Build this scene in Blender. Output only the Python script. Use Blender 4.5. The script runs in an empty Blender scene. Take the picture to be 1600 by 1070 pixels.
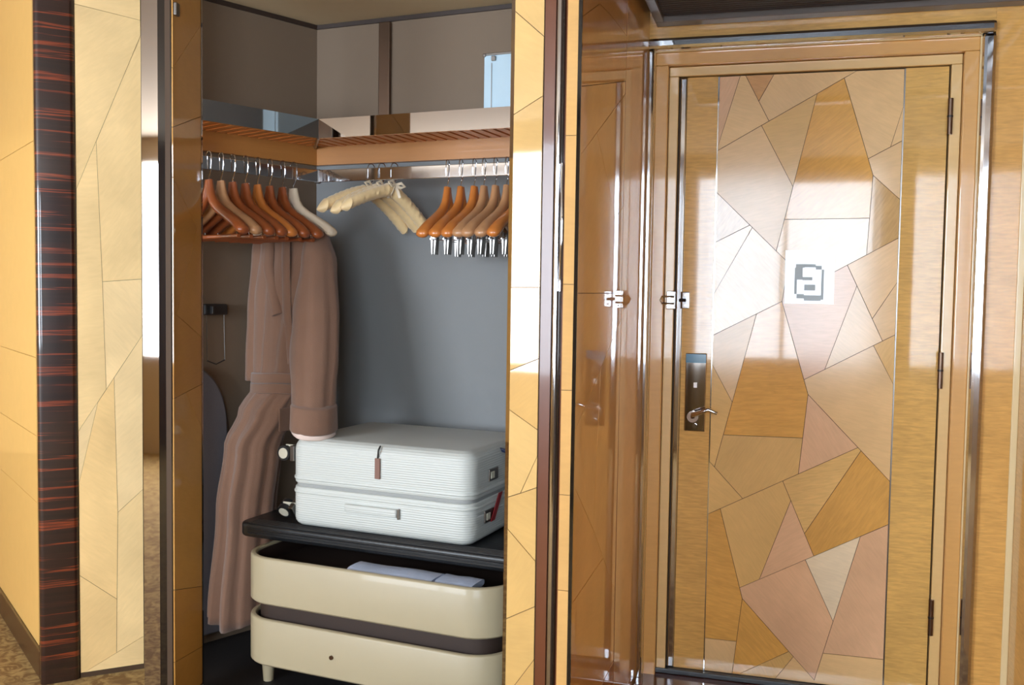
import bpy, bmesh, math, random
from mathutils import Vector, Matrix
random.seed(7)
R = math.radians
scene = bpy.context.scene
col = scene.collection

# ------------------------------------------------------------------ camera
F_PX, CX, CY = 1500.0, 800.0, 535.0
YAW, PITCH, ROLL, EYE = R(15.5), R(3.05), R(0.85), 1.40
cam_d = bpy.data.cameras.new('camera')
cam_d.sensor_width = 36.0
cam_d.lens = 36.0 * F_PX / 1600.0
cam_d.clip_start = 0.05
cam_d.dof.use_dof = True
cam_d.dof.focus_distance = 3.1
cam_d.dof.aperture_fstop = 5.6
cam = bpy.data.objects.new('camera', cam_d)
CAM_M = Matrix.Rotation(YAW, 4, 'Z') @ Matrix.Rotation(R(90) - PITCH, 4, 'X') @ Matrix.Rotation(ROLL, 4, 'Z')
cam.matrix_world = Matrix.Translation((0, 0, EYE)) @ CAM_M
col.objects.link(cam)
scene.camera = cam

# ------------------------------------------------------------------ sky, exposure
world = bpy.data.worlds.new('sky')
scene.world = world
world.use_nodes = True
bgn = world.node_tree.nodes['Background']
bgn.inputs['Color'].default_value = (0.79, 0.89, 1.0, 1)
bgn.inputs['Strength'].default_value = 15.8
scene.view_settings.view_transform = 'Standard'
scene.view_settings.look = 'None'
scene.view_settings.gamma = 1.0
scene.view_settings.use_curve_mapping = False
scene.view_settings.exposure = 0.6
# the cabin windows behind the camera: (x0, x1) along the window wall
WIN_Y, WIN_Z0, WIN_Z1 = -1.75, 0.82, 2.42
WINDOWS = [(-4.9, -2.3), (-0.75, 0.80)]
for (a, b) in WINDOWS:
    ld = bpy.data.lights.new('window_portal', 'AREA')
    ld.shape = 'RECTANGLE'
    ld.size, ld.size_y = b - a, WIN_Z1 - WIN_Z0
    ld.cycles.is_portal = True
    lo = bpy.data.objects.new('window_portal', ld)
    lo.location = ((a + b) / 2, WIN_Y - 0.12, (WIN_Z0 + WIN_Z1) / 2)
    lo.rotation_euler = (R(90), 0, 0)       # -Z of the lamp looks along +Y
    col.objects.link(lo)

# ------------------------------------------------------------------ survey helpers
FWD = Vector((-math.sin(YAW), math.cos(YAW), 0))
RGT = Vector((math.cos(YAW), math.sin(YAW), 0))
ROT3 = CAM_M.to_3x3()
def ray(px, py):
    return (ROT3 @ Vector(((px - CX) / F_PX, -(py - CY) / F_PX, -1.0))).normalized()
def plan(px, d, off=0):
    """ground position seen at column px (on the eye level row) at distance d"""
    # eye-level row for this column
    py = 455.0
    for _ in range(4):
        r = ray(px, py)
        py += r.z * F_PX
    r = ray(px, py)
    k = d / r.dot(FWD)
    p = r * k
    return Vector((p.x, p.y, 0))
def hit(px, py, p, n):
    """ray through a pixel meets the plane (p, n)"""
    r = ray(px, py)
    o = Vector((0, 0, EYE))
    t = (Vector(p) - o).dot(n) / r.dot(n)
    return o + r * t
def zat(p, py):
    """height above the spot p where picture row py crosses it"""
    inv = ROT3.transposed()
    lo, hi = -1.0, 4.0
    for _ in range(50):
        m = (lo + hi) / 2
        c = inv @ (Vector((p.x, p.y, m)) - Vector((0, 0, EYE)))
        y = CY + F_PX * c.y / c.z
        if y > py: lo = m
        else: hi = m
    return (lo + hi) / 2

class Frame:
    def __init__(s, o, ang):
        s.o = Vector((o[0], o[1], 0)); s.a = ang
        s.x = Vector((math.cos(ang), math.sin(ang), 0)); s.y = Vector((-math.sin(ang), math.cos(ang), 0))
        s.M = Matrix.Translation(s.o) @ Matrix.Rotation(ang, 4, 'Z')
    def w(s, x, y, z=0): return s.o + s.x * x + s.y * y + Vector((0, 0, z))
    def loc(s, p):
        d = Vector((p[0], p[1], 0)) - s.o
        return d.dot(s.x), d.dot(s.y)
    def pix(s, px, py, y):
        """local x, z of a pixel on the plane local y = const"""
        h = hit(px, py, s.w(0, y), s.y)
        return s.loc(h)[0], h.z
def frame_ab(A, B):
    d = B - A
    return Frame(A, math.atan2(d.y, d.x))

# ------------------------------------------------------------------ materials
def lin(c):
    out = []
    for v in c[:3]:
        v /= 255.0
        out.append(v / 12.92 if v <= 0.04045 else ((v + 0.055) / 1.055) ** 2.4)
    return tuple(out) + (1.0,)
MATS = {}
def new_mat(name):
    m = bpy.data.materials.new(name); m.use_nodes = True
    return m, m.node_tree.nodes, m.node_tree.links, m.node_tree.nodes['Principled BSDF']
def mat(name, rgb, rough=0.5, metal=0.0, coat=0.0, noise=0.06, nscale=18.0, bump=0.0, bscale=60.0, sheen=0.0, stretch=(1, 1, 1), spec=0.5):
    m, N, L, p = new_mat(name)
    tc = N.new('ShaderNodeTexCoord'); mp = N.new('ShaderNodeMapping'); mp.inputs['Scale'].default_value = stretch
    L.new(tc.outputs['Object'], mp.inputs['Vector'])
    nz = N.new('ShaderNodeTexNoise'); nz.inputs['Scale'].default_value = nscale; nz.inputs['Detail'].default_value = 4
    L.new(mp.outputs[0], nz.inputs['Vector'])
    ra = N.new('ShaderNodeMapRange'); ra.inputs[3].default_value = 1 - noise; ra.inputs[4].default_value = 1 + noise
    L.new(nz.outputs['Fac'], ra.inputs[0])
    mx = N.new('ShaderNodeMix'); mx.data_type = 'RGBA'; mx.blend_type = 'MULTIPLY'; mx.inputs[0].default_value = 1
    mx.inputs[6].default_value = lin(rgb); L.new(ra.outputs[0], mx.inputs[7])
    L.new(mx.outputs[2], p.inputs['Base Color'])
    p.inputs['Roughness'].default_value = rough; p.inputs['Metallic'].default_value = metal
    p.inputs['Coat Weight'].default_value = coat; p.inputs['Coat Roughness'].default_value = 0.04
    p.inputs['Sheen Weight'].default_value = sheen
    p.inputs['Specular IOR Level'].default_value = spec
    if bump:
        n2 = N.new('ShaderNodeTexNoise'); n2.inputs['Scale'].default_value = bscale; n2.inputs['Detail'].default_value = 5
        L.new(mp.outputs[0], n2.inputs['Vector'])
        b = N.new('ShaderNodeBump'); b.inputs['Strength'].default_value = bump; b.inputs['Distance'].default_value = 0.004
        L.new(n2.outputs['Fac'], b.inputs['Height']); L.new(b.outputs[0], p.inputs['Normal'])
    MATS[name] = m
    return m
def veneer(name, turn=True, figure=0.10, coat_ior=1.57, fine=150.0, gloss=0.035):
    """lacquered figured maple; tint from the piece's own colour, grain turned piece by piece"""
    m, N, L, p = new_mat(name)
    tc = N.new('ShaderNodeTexCoord'); oi = N.new('ShaderNodeObjectInfo')
    vr = N.new('ShaderNodeVectorRotate'); vr.rotation_type = 'Y_AXIS'
    L.new(tc.outputs['Object'], vr.inputs['Vector'])
    if turn:
        ml = N.new('ShaderNodeMath'); ml.operation = 'MULTIPLY_ADD'; ml.inputs[1].default_value = 2.2; ml.inputs[2].default_value = -1.1
        L.new(oi.outputs['Random'], ml.inputs[0]); L.new(ml.outputs[0], vr.inputs['Angle'])
    ofs = N.new('ShaderNodeVectorMath'); ofs.operation = 'ADD'
    cmb = N.new('ShaderNodeCombineXYZ')
    m2 = N.new('ShaderNodeMath'); m2.operation = 'MULTIPLY'; m2.inputs[1].default_value = 23.0
    L.new(oi.outputs['Random'], m2.inputs[0]); L.new(m2.outputs[0], cmb.inputs[0]); L.new(m2.outputs[0], cmb.inputs[1])
    L.new(vr.outputs[0], ofs.inputs[0]); L.new(cmb.outputs[0], ofs.inputs[1])
    # ripple figure: long across, short along
    mp = N.new('ShaderNodeMapping'); mp.inputs['Scale'].default_value = (20, 20, fine)
    L.new(ofs.outputs[0], mp.inputs['Vector'])
    n1 = N.new('ShaderNodeTexNoise'); n1.inputs['Scale'].default_value = 1.0; n1.inputs['Detail'].default_value = 3; n1.inputs['Distortion'].default_value = 0.6
    L.new(mp.outputs[0], n1.inputs['Vector'])
    n2 = N.new('ShaderNodeTexNoise'); n2.inputs['Scale'].default_value = 5.0; n2.inputs['Detail'].default_value = 3
    L.new(ofs.outputs[0], n2.inputs['Vector'])
    r1 = N.new('ShaderNodeMapRange'); r1.inputs[1].default_value = 0.3; r1.inputs[2].default_value = 0.7
    r1.inputs[3].default_value = 1 - figure; r1.inputs[4].default_value = 1 + figure * 0.7
    L.new(n1.outputs['Fac'], r1.inputs[0])
    r2 = N.new('ShaderNodeMapRange'); r2.inputs[1].default_value = 0.25; r2.inputs[2].default_value = 0.75
    r2.inputs[3].default_value = 0.88; r2.inputs[4].default_value = 1.08
    L.new(n2.outputs['Fac'], r2.inputs[0])
    mm = N.new('ShaderNodeMath'); mm.operation = 'MULTIPLY'
    L.new(r1.outputs[0], mm.inputs[0]); L.new(r2.outputs[0], mm.inputs[1])
    mx = N.new('ShaderNodeMix'); mx.data_type = 'RGBA'; mx.blend_type = 'MULTIPLY'; mx.inputs[0].default_value = 1
    L.new(oi.outputs['Color'], mx.inputs[6]); L.new(mm.outputs[0], mx.inputs[7])
    L.new(mx.outputs[2], p.inputs['Base Color'])
    p.inputs['Roughness'].default_value = 0.5
    p.inputs['Specular IOR Level'].default_value = 0.2
    p.inputs['Coat Weight'].default_value = 1.0
    p.inputs['Coat Roughness'].default_value = gloss
    p.inputs['Coat IOR'].default_value = coat_ior
    MATS[name] = m
    return m
veneer('veneer'); veneer('veneer_straight', turn=False, figure=0.15)
veneer('veneer_satin', gloss=0.12, figure=0.05, coat_ior=1.5)
veneer('veneer_soft', figure=0.035, fine=110)
veneer('veneer_plain', turn=False, figure=0.05, fine=30)
mat('joint', (70, 48, 26), 0.7)
mat('chrome', (205, 205, 208), 0.07, 1.0, noise=0.01)
mat('mirror', (196, 190, 186), 0.03, 1.0, noise=0.01)
mat('steel', (140, 136, 132), 0.28, 1.0, noise=0.03)
mat('bronze', (112, 92, 78), 0.3, 1.0, noise=0.04)
mat('black_gloss', (16, 13, 13), 0.12, 0.0, coat=1.0)
mat('brown_lacquer', (112, 62, 36), 0.3, coat=0.6)
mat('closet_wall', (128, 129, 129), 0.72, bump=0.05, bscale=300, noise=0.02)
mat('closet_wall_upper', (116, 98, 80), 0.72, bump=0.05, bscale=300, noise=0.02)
mat('closet_ceiling', (196, 176, 140), 0.8, noise=0.02)
mat('closet_floor', (22, 18, 17), 0.6)
mat('ceiling_white', (184, 166, 144), 0.9, noise=0.01)
mat('honey_wall', (228, 184, 108), 0.45, coat=0.25, noise=0.05)
mat('wall_walnut', (138, 108, 80), 0.6, noise=0.1)
mat('wall_beige', (196, 176, 146), 0.8, noise=0.03)
mat('slat_wood', (206, 122, 60), 0.4, coat=0.3, noise=0.2, nscale=10, stretch=(8, 1, 8))
mat('cleat_wood', (178, 118, 58), 0.45, coat=0.2, noise=0.12, nscale=8, stretch=(1, 8, 8))
mat('hanger_wood', (190, 112, 48), 0.33, coat=0.5, noise=0.1, nscale=30)
mat('hanger_wood_red', (140, 70, 32), 0.35, coat=0.4, noise=0.1, nscale=30)
mat('hanger_wood_pale', (176, 128, 88), 0.38, coat=0.4, noise=0.1, nscale=30)
mat('hanger_ivory', (226, 208, 182), 0.6, noise=0.05)
mat('satin', (226, 196, 146), 0.42, sheen=0.3, noise=0.14, nscale=35, bump=0.4, bscale=90)
mat('satin_ribbon', (222, 206, 180), 0.4, noise=0.05)
mat('robe', (118, 86, 67), 0.9, sheen=0.25, noise=0.08, nscale=12, bump=0.35, bscale=420)
mat('robe_lining', (214, 192, 180), 0.9, noise=0.05)
mat('board_cover', (92, 88, 92), 0.85, noise=0.05, bump=0.2, bscale=300)
mat('dark_plastic', (34, 32, 32), 0.4)
mat('rubber', (26, 27, 29), 0.38, noise=0.15, nscale=40, bump=0.2, bscale=80)
mat('cream_lacquer', (172, 158, 128), 0.42, coat=0.15, noise=0.03, nscale=6)
mat('drawer_inside', (50, 36, 29), 0.55, noise=0.1)
mat('cloth_blue', (176, 186, 208), 0.85, noise=0.06, bump=0.3, bscale=200)
mat('seam_grey', (150, 152, 150), 0.5)
mat('wheel_cream', (206, 200, 180), 0.45)
mat('leather_tag', (128, 92, 78), 0.6)
mat('red_tape', (150, 40, 44), 0.5)
mat('navy_strap', (30, 46, 84), 0.5)
mat('case_blue', (176, 200, 214), 0.35, noise=0.03)
mat('paper', (250, 250, 250), 0.4, coat=1.0, noise=0.01)
mat('print_grey', (186, 202, 210), 0.5, noise=0.02)
mat('threshold_wood', (82, 34, 20), 0.25, coat=0.8, noise=0.15)
mat('base_dark', (58, 34, 20), 0.35, coat=0.4)
mat('glass_blue', (70, 120, 150), 0.1)
mat('curtain', (206, 190, 164), 0.9, noise=0.06)
mat('pale_trim', (222, 198, 150), 0.35, coat=0.6, noise=0.04)
mat('frame_wood', (208, 154, 84), 0.4, coat=1.0, noise=0.08, nscale=6, stretch=(3, 3, 14))
mat('frame_wood_pale', (220, 182, 120), 0.4, coat=1.0, noise=0.06, nscale=6, stretch=(3, 3, 14))
mat('grille_frame', (92, 82, 76), 0.4, coat=0.2)
mat('grille_dark', (40, 28, 26), 0.55)

def ribbed_shell():
    m, N, L, p = new_mat('suitcase_shell')
    tc = N.new('ShaderNodeTexCoord')
    wv = N.new('ShaderNodeTexWave'); wv.wave_type = 'BANDS'; wv.bands_direction = 'Z'
    wv.inputs['Scale'].default_value = 40; wv.inputs['Distortion'].default_value = 0.4; wv.inputs['Detail'].default_value = 1
    wv.inputs['Detail Scale'].default_value = 0.3
    L.new(tc.outputs['Object'], wv.inputs['Vector'])
    b = N.new('ShaderNodeBump'); b.inputs['Strength'].default_value = 0.35; b.inputs['Distance'].default_value = 0.002
    L.new(wv.outputs['Fac'], b.inputs['Height']); L.new(b.outputs[0], p.inputs['Normal'])
    p.inputs['Base Color'].default_value = lin((196, 198, 192)); p.inputs['Roughness'].default_value = 0.42
    MATS['suitcase_shell'] = m
ribbed_shell()
def ebony():
    m, N, L, p = new_mat('ebony')
    tc = N.new('ShaderNodeTexCoord')
    mp = N.new('ShaderNodeMapping'); mp.inputs['Scale'].default_value = (0.5, 0.5, 24); L.new(tc.outputs['Object'], mp.inputs['Vector'])
    nz = N.new('ShaderNodeTexNoise'); nz.inputs['Scale'].default_value = 1.0; nz.inputs['Detail'].default_value = 5; nz.inputs['Roughness'].default_value = 0.65
    L.new(mp.outputs[0], nz.inputs['Vector'])
    cr = N.new('ShaderNodeValToRGB'); e = cr.color_ramp.elements
    e[0].position = 0.40; e[0].color = lin((30, 16, 13)); e[1].position = 0.74; e[1].color = lin((150, 66, 30))
    k = cr.color_ramp.elements.new(0.53); k.color = lin((46, 22, 16))
    k = cr.color_ramp.elements.new(0.56); k.color = lin((140, 58, 26))
    k = cr.color_ramp.elements.new(0.59); k.color = lin((58, 26, 17))
    L.new(nz.outputs['Fac'], cr.inputs[0]); L.new(cr.outputs[0], p.inputs['Base Color'])
    p.inputs['Roughness'].default_value = 0.4; p.inputs['Coat Weight'].default_value = 1; p.inputs['Coat Roughness'].default_value = 0.06
    MATS['ebony'] = m
ebony()
def sheer():
    m, N, L, p = new_mat('sheer')
    tr = N.new('ShaderNodeBsdfTransparent'); tr.inputs[0].default_value = (0.72, 0.76, 0.80, 1)
    tl = N.new('ShaderNodeBsdfTranslucent'); tl.inputs[0].default_value = (0.75, 0.75, 0.74, 1)
    mx = N.new('ShaderNodeMixShader'); mx.inputs[0].default_value = 0.45
    L.new(tr.outputs[0], mx.inputs[1]); L.new(tl.outputs[0], mx.inputs[2]); L.new(mx.outputs[0], N['Material Output'].inputs[0])
    MATS['sheer'] = m
sheer()
def carpet():
    m, N, L, p = new_mat('carpet')
    tc = N.new('ShaderNodeTexCoord')
    nz = N.new('ShaderNodeTexNoise'); nz.inputs['Scale'].default_value = 14; nz.inputs['Detail'].default_value = 3; nz.inputs['Distortion'].default_value = 2.5
    L.new(tc.outputs['Object'], nz.inputs['Vector'])
    cr = N.new('ShaderNodeValToRGB'); e = cr.color_ramp.elements
    e[0].position = 0.4; e[0].color = lin((132, 98, 52)); e[1].position = 0.62; e[1].color = lin((182, 150, 92))
    L.new(nz.outputs['Fac'], cr.inputs[0]); L.new(cr.outputs[0], p.inputs['Base Color'])
    n2 = N.new('ShaderNodeTexNoise'); n2.inputs['Scale'].default_value = 500
    L.new(tc.outputs['Object'], n2.inputs['Vector'])
    b = N.new('ShaderNodeBump'); b.inputs['Strength'].default_value = 0.6; b.inputs['Distance'].default_value = 0.004
    L.new(n2.outputs['Fac'], b.inputs['Height']); L.new(b.outputs[0], p.inputs['Normal'])
    p.inputs['Roughness'].default_value = 0.95
    MATS['carpet'] = m
carpet()

# ------------------------------------------------------------------ mesh builder
class MB:
    def __init__(s): s.v = []; s.f = []
    def add(s, vs, fs):
        k = len(s.v); s.v += [tuple(v) for v in vs]; s.f += [tuple(i + k for i in f) for f in fs]; return s
    def box(s, x0, x1, y0, y1, z0, z1):
        return s.add([(x0, y0, z0), (x1, y0, z0), (x1, y1, z0), (x0, y1, z0), (x0, y0, z1), (x1, y0, z1), (x1, y1, z1), (x0, y1, z1)],
                     [(3, 2, 1, 0), (4, 5, 6, 7), (0, 1, 5, 4), (1, 2, 6, 5), (2, 3, 7, 6), (3, 0, 4, 7)])
    def loft(s, rings, cap=True, closed=True):
        n = len(rings[0]); vs = [p for r in rings for p in r]; fs = []
        for i in range(len(rings) - 1):
            for j in range(n if closed else n - 1):
                a = i * n + j; b = i * n + (j + 1) % n
                fs.append((a, b, b + n, a + n))
        if cap and closed:
            fs.append(tuple(range(n - 1, -1, -1))); k = (len(rings) - 1) * n; fs.append(tuple(range(k, k + n)))
        return s.add(vs, fs)
    def tube(s, path, rad, n=10, cap=True, up=Vector((0, 0, 1))):
        path = [Vector(p) for p in path]
        rad = rad if isinstance(rad, (list, tuple)) else [rad] * len(path)
        rings = []
        side = None
        for i, p in enumerate(path):
            t = (path[min(i + 1, len(path) - 1)] - path[max(i - 1, 0)]).normalized()
            if side is None:
                u = up if abs(t.dot(up)) < 0.95 else Vector((1, 0, 0))
                side = t.cross(u).normalized()
            side = (side - t * side.dot(t)).normalized()
            o = t.cross(side)
            r = rad[i]; ra, rb = r if isinstance(r, tuple) else (r, r)
            rings.append([p + side * math.cos(2 * math.pi * k / n) * ra + o * math.sin(2 * math.pi * k / n) * rb for k in range(n)])
        return s.loft(rings, cap)
    def prism(s, poly, z0, z1):
        n = len(poly)
        return s.add([(x, y, z0) for x, y in poly] + [(x, y, z1) for x, y in poly],
                     [tuple(range(n - 1, -1, -1)), tuple(range(n, 2 * n))] + [(i, (i + 1) % n, n + (i + 1) % n, n + i) for i in range(n)])
    def slab(s, x0, x1, y0, y1, z0, z1, r, e=0.01, seg=6, eb=None):
        """rounded slab: plan corner radius r, edge rounding e (top) and eb (bottom)"""
        eb = e if eb is None else eb
        def loop(ins, z):
            rr = max(r - ins, 0.001); out = []
            for cx, cy, a0 in ((x1 - r, y1 - r, 0), (x0 + r, y1 - r, 90), (x0 + r, y0 + r, 180), (x1 - r, y0 + r, 270)):
                for k in range(seg + 1):
                    a = R(a0 + 90 * k / seg); out.append((cx + rr * math.cos(a), cy + rr * math.sin(a), z))
            return out
        rings = []
        for k in range(5):
            a = R(90 * k / 4); rings.append(loop(eb * (1 - math.sin(a)), z0 + eb * (1 - math.cos(a))))
        for k in range(5):
            a = R(90 * k / 4); rings.append(loop(e * (1 - math.cos(a)), z1 - e * (1 - math.sin(a))))
        return s.loft(rings)
    def disc(s, c, axis, r, h, n=20):
        axis = Vector(axis).normalized(); c = Vector(c)
        return s.tube([c - axis * h / 2, c + axis * h / 2], r, n, True)
    def build(s, name, m, parent=None, smooth=False, bevel=0, fix=True):
        me = bpy.data.meshes.new(name)
        me.from_pydata(s.v, [], s.f)
        if fix:
            bm = bmesh.new(); bm.from_mesh(me); bmesh.ops.recalc_face_normals(bm, faces=bm.faces); bm.to_mesh(me); bm.free()
        me.materials.append(MATS[m] if isinstance(m, str) else m)
        o = bpy.data.objects.new(name, me)
        col.objects.link(o)
        if parent: o.parent = parent
        if smooth:
            me.shade_smooth()
            if smooth != 'all':
                me.set_sharp_from_angle(angle=R(38))
        if bevel:
            b = o.modifiers.new('bevel', 'BEVEL'); b.width = bevel; b.segments = 2; b.limit_method = 'ANGLE'
        return o
def box(name, m, parent, x0, x1, y0, y1, z0, z1, bevel=0):
    return MB().box(x0, x1, y0, y1, z0, z1).build(name, m, parent, bevel=bevel)
def tag(o, label=None, cat=None, group=None, kind=None):
    if label: o['label'] = label
    if cat: o['category'] = cat
    if group: o['group'] = group
    if kind: o['kind'] = kind
    return o
def empty(name, frame=None, loc=None, rz=0, label=None, cat=None, group=None, kind=None):
    o = bpy.data.objects.new(name, None); col.objects.link(o); o.empty_display_size = 0.1
    if frame is not None:
        o.location = frame.o if loc is None else frame.w(*loc); o.rotation_euler = (0, 0, frame.a + rz)
    else:
        o.location = loc or (0, 0, 0); o.rotation_euler = (0, 0, rz)
    return tag(o, label, cat, group, kind)
def copy_tree(o, parent=None):
    c = o.copy(); col.objects.link(c)
    if parent: c.parent = parent
    for ch in list(o.children): copy_tree(ch, c)
    return c

# ------------------------------------------------------------------ marquetry: cut a panel into pieces along its joint lines
def cut(border, segs, snap=16):
    S = [[Vector(a), Vector(b)] for a, b in segs]
    nb = len(border)
    Bd = [[Vector(border[i]), Vector(border[(i + 1) % nb])] for i in range(nb)]
    cr = lambda a, b: a.x * b.y - a.y * b.x
    for i, s in enumerate(S):                        # lengthen or shorten each joint to the joint it meets
        for e in (0, 1):
            P, Q = s[e], s[1 - e]; d = (P - Q).normalized(); best = None
            for k, t in enumerate(S + Bd):
                if t is s: continue
                w = t[1] - t[0]; den = cr(d, w)
                if abs(den) < 1e-6 * w.length: continue
                u = cr(t[0] - P, w) / den; v = cr(t[0] - P, d) / den
                ln = w.length
                lim = snap if k < len(S) else snap * 4
                if abs(u) < lim and -snap < v * ln < ln + snap and (best is None or abs(u) < abs(best)): best = u
            if best is not None: s[e] = P + d * (best + 0.5)
    A = S + Bd; pts = []
    def vid(p):
        for i, q in enumerate(pts):
            if (p - q).length < 3.0: return i
        pts.append(p); return len(pts) - 1
    edges = set()
    for b in border: vid(Vector(b))
    for i, s in enumerate(A):
        w = s[1] - s[0]; on = [(0.0, s[0]), (1.0, s[1])]
        for j, t in enumerate(A):
            if i == j: continue
            x = t[1] - t[0]; den = cr(w, x)
            if abs(den) < 1e-9: continue
            u = cr(t[0] - s[0], x) / den; v = cr(t[0] - s[0], w) / den
            if -1e-3 <= u <= 1.001 and -3 / x.length <= v <= 1 + 3 / x.length: on.append((u, s[0] + w * u))
        on.sort(key=lambda q: q[0]); ids = [vid(p) for _, p in on]
        for a, b in zip(ids, ids[1:]):
            if a != b: edges.add((min(a, b), max(a, b)))
    while True:                                      # drop loose ends
        deg = {}
        for a, b in edges: deg[a] = deg.get(a, 0) + 1; deg[b] = deg.get(b, 0) + 1
        loose = [e for e in edges if deg[e[0]] == 1 or deg[e[1]] == 1]
        if not loose: break
        edges -= set(loose)
    nb_ = {}
    for a, b in edges: nb_.setdefault(a, []).append(b); nb_.setdefault(b, []).append(a)
    for a in nb_: nb_[a].sort(key=lambda b: math.atan2(pts[b].y - pts[a].y, pts[b].x - pts[a].x))
    seen = set(); faces = []
    for a in nb_:
        for b in nb_[a]:
            if (a, b) in seen: continue
            f = []; p, q = a, b
            while (p, q) not in seen:
                seen.add((p, q)); f.append(p)
                l = nb_[q]; r = l[(l.index(p) - 1) % len(l)]
                p, q = q, r
            ar = sum(pts[f[i]].x * pts[f[(i + 1) % len(f)]].y - pts[f[(i + 1) % len(f)]].x * pts[f[i]].y for i in range(len(f))) / 2
            if len(f) > 2 and ar > 25: faces.append([pts[i] for i in f])
    return faces
def inset(poly, g):
    n = len(poly); out = []
    ar = sum(poly[i].x * poly[(i + 1) % n].y - poly[(i + 1) % n].x * poly[i].y for i in range(n))
    if ar < 0: poly = poly[::-1]
    for i in range(n):
        a, b, c = poly[i - 1], poly[i], poly[(i + 1) % n]
        d1 = (b - a).normalized(); d2 = (c - b).normalized()
        n1 = Vector((-d1.y, d1.x)); n2 = Vector((-d2.y, d2.x))
        k = n1 + n2; den = max(k.dot(n1), 0.35)
        out.append(b + k * (g / den))
    return out
TONES = [(204, 158, 92), (206, 166, 112), (202, 150, 82), (208, 168, 124), (212, 178, 128), (198, 146, 84), (206, 160, 116)]
G_, P_, K_, Y_ = (220, 164, 80), (228, 188, 132), (226, 180, 138), (224, 180, 110)
def marquetry(root, frame, border, segs, gap=0.0009, m='veneer', depth=0.004, tilt=0.3, tones=TONES, name='veneer_piece', y=0.0, kinds=None):
    for poly in cut(border, segs):
        q = [Vector(frame.pix(p.x, p.y, y)) for p in poly]
        cx = sum(p.x for p in q) / len(q); cz = sum(p.y for p in q) / len(q)
        q = inset([Vector((p.x - cx, p.y - cz)) for p in q], gap)
        n = len(q)
        mb = MB().add([(p.x, -depth, p.y) for p in q] + [(p.x, 0.0, p.y) for p in q],
                     [tuple(range(n)), tuple(range(2 * n - 1, n - 1, -1))] + [(i, n + i, n + (i + 1) % n, (i + 1) % n) for i in range(n)])
        c = random.choice(tones); mm = m
        if kinds:
            for (kx, ky, tone, satin) in kinds:
                ins = False
                for i in range(len(poly)):
                    a, b = poly[i - 1], poly[i]
                    if (a.y > ky) != (b.y > ky) and kx < (b.x - a.x) * (ky - a.y) / (b.y - a.y) + a.x: ins = not ins
                if ins: c = tone; mm = 'veneer_satin' if satin else 'veneer'; break
        o = mb.build(name, mm, root)
        o.location = (cx, y, cz)
        o.rotation_euler = (R(random.uniform(-tilt, tilt)), 0, R(random.uniform(-tilt, tilt)))
        k = random.uniform(0.98, 1.02)
        o.color = lin(tuple(min(255, v * k) for v in c))
TOP = 2.62

# ================================================================== STRUCTURE
DOOR_Y = 3.467
FD = Frame((0, DOOR_Y), 0.0)                       # door wall
C0 = plan(494, 4.07)
FC = Frame(C0, YAW - R(23.0))                      # closet back wall: x to the right, room at y < 0
FL = Frame(C0, YAW + R(48.4))                      # closet left wall: x towards the corner, room at y < 0
SH = 0.26                                          # shelf depth
MIT = SH / math.tan(R(54.3))

# floor and ceilings
fl = MB().box(-7.0, 3.2, -1.95, 7.5, -0.08, 0.0).build('floor', 'carpet'); tag(fl, 'tan patterned carpet floor at the foot of the wall', 'floor', kind='structure')
ce = MB().box(-7.0, 3.2, -1.95, 7.5, TOP, TOP + 0.08).build('ceiling', 'ceiling_white'); tag(ce, 'pale cabin ceiling', 'ceiling', kind='structure')

# door geometry in the plane of the leaf
def dx(px, py): return FD.pix(px, py, 0.0)
D_L = dx(1055, 455)[0]; D_R = dx(1471, 455)[0]
D_T = (dx(1066, 123)[1] + dx(1485, 103)[1]) / 2
D_B = 0.045
ST_L = dx(1115, 455)[0]; ST_R = dx(1402, 455)[0]
NX = D_L - 0.105                                    # niche corner
XR = dx(1590, 455)[0]                               # right corner
SOF = zat(Vector((NX + 0.1, DOOR_Y, 0)), 45)        # height of the lobby ceiling at the door wall

wd = empty('wall_door', FD, label='honey maple veneer wall around the entrance door', cat='wall', kind='structure')
def vbox(name, parent, x0, x1, y0, y1, z0, z1, rgb, m='veneer_straight', bevel=0.001):
    o = box(name, m, parent, x0, x1, y0, y1, z0, z1, bevel); o.color = lin(rgb); return o
fr = 0.035 + 0.045 + 0.04
vbox('veneer_panel', wd, NX - 0.1, D_R + fr, -0.075, 0.06, D_T + fr, TOP, (206, 158, 88))
vbox('veneer_panel', wd, D_R + fr, XR + 0.02, -0.075, 0.06, 0.0, TOP, (212, 160, 86))
box('backing', 'joint', wd, NX - 0.1, XR + 0.1, 0.062, 0.12, 0, TOP)

# chrome trim around the opening, half-round profile
tr = empty('trim_1', FD, label='polished chrome moulding framing the entrance door', cat='trim', kind='structure')
def half_round(path, r, sc, n=9):
    m = MB(); m.tube(path, [(r, sc)] * len(path), 14); return m
zt = D_T + 0.035 + 0.045 + 0.022
xr = D_R + 0.035 + 0.045 + 0.022; xl = D_L - 0.035 - 0.045 - 0.012
box('chrome_strip', 'chrome', tr, xl - 0.02, xr + 0.02, -0.095, -0.03, zt - 0.02, zt + 0.02, 0.012)
box('chrome_strip', 'chrome', tr, xr - 0.02, xr + 0.02, -0.095, -0.03, 0.02, zt - 0.0205, 0.012)
box('chrome_strip', 'chrome', tr, xl - 0.012, xl + 0.012, -0.095, -0.03, 0.02, zt - 0.0205, 0.008)
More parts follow.
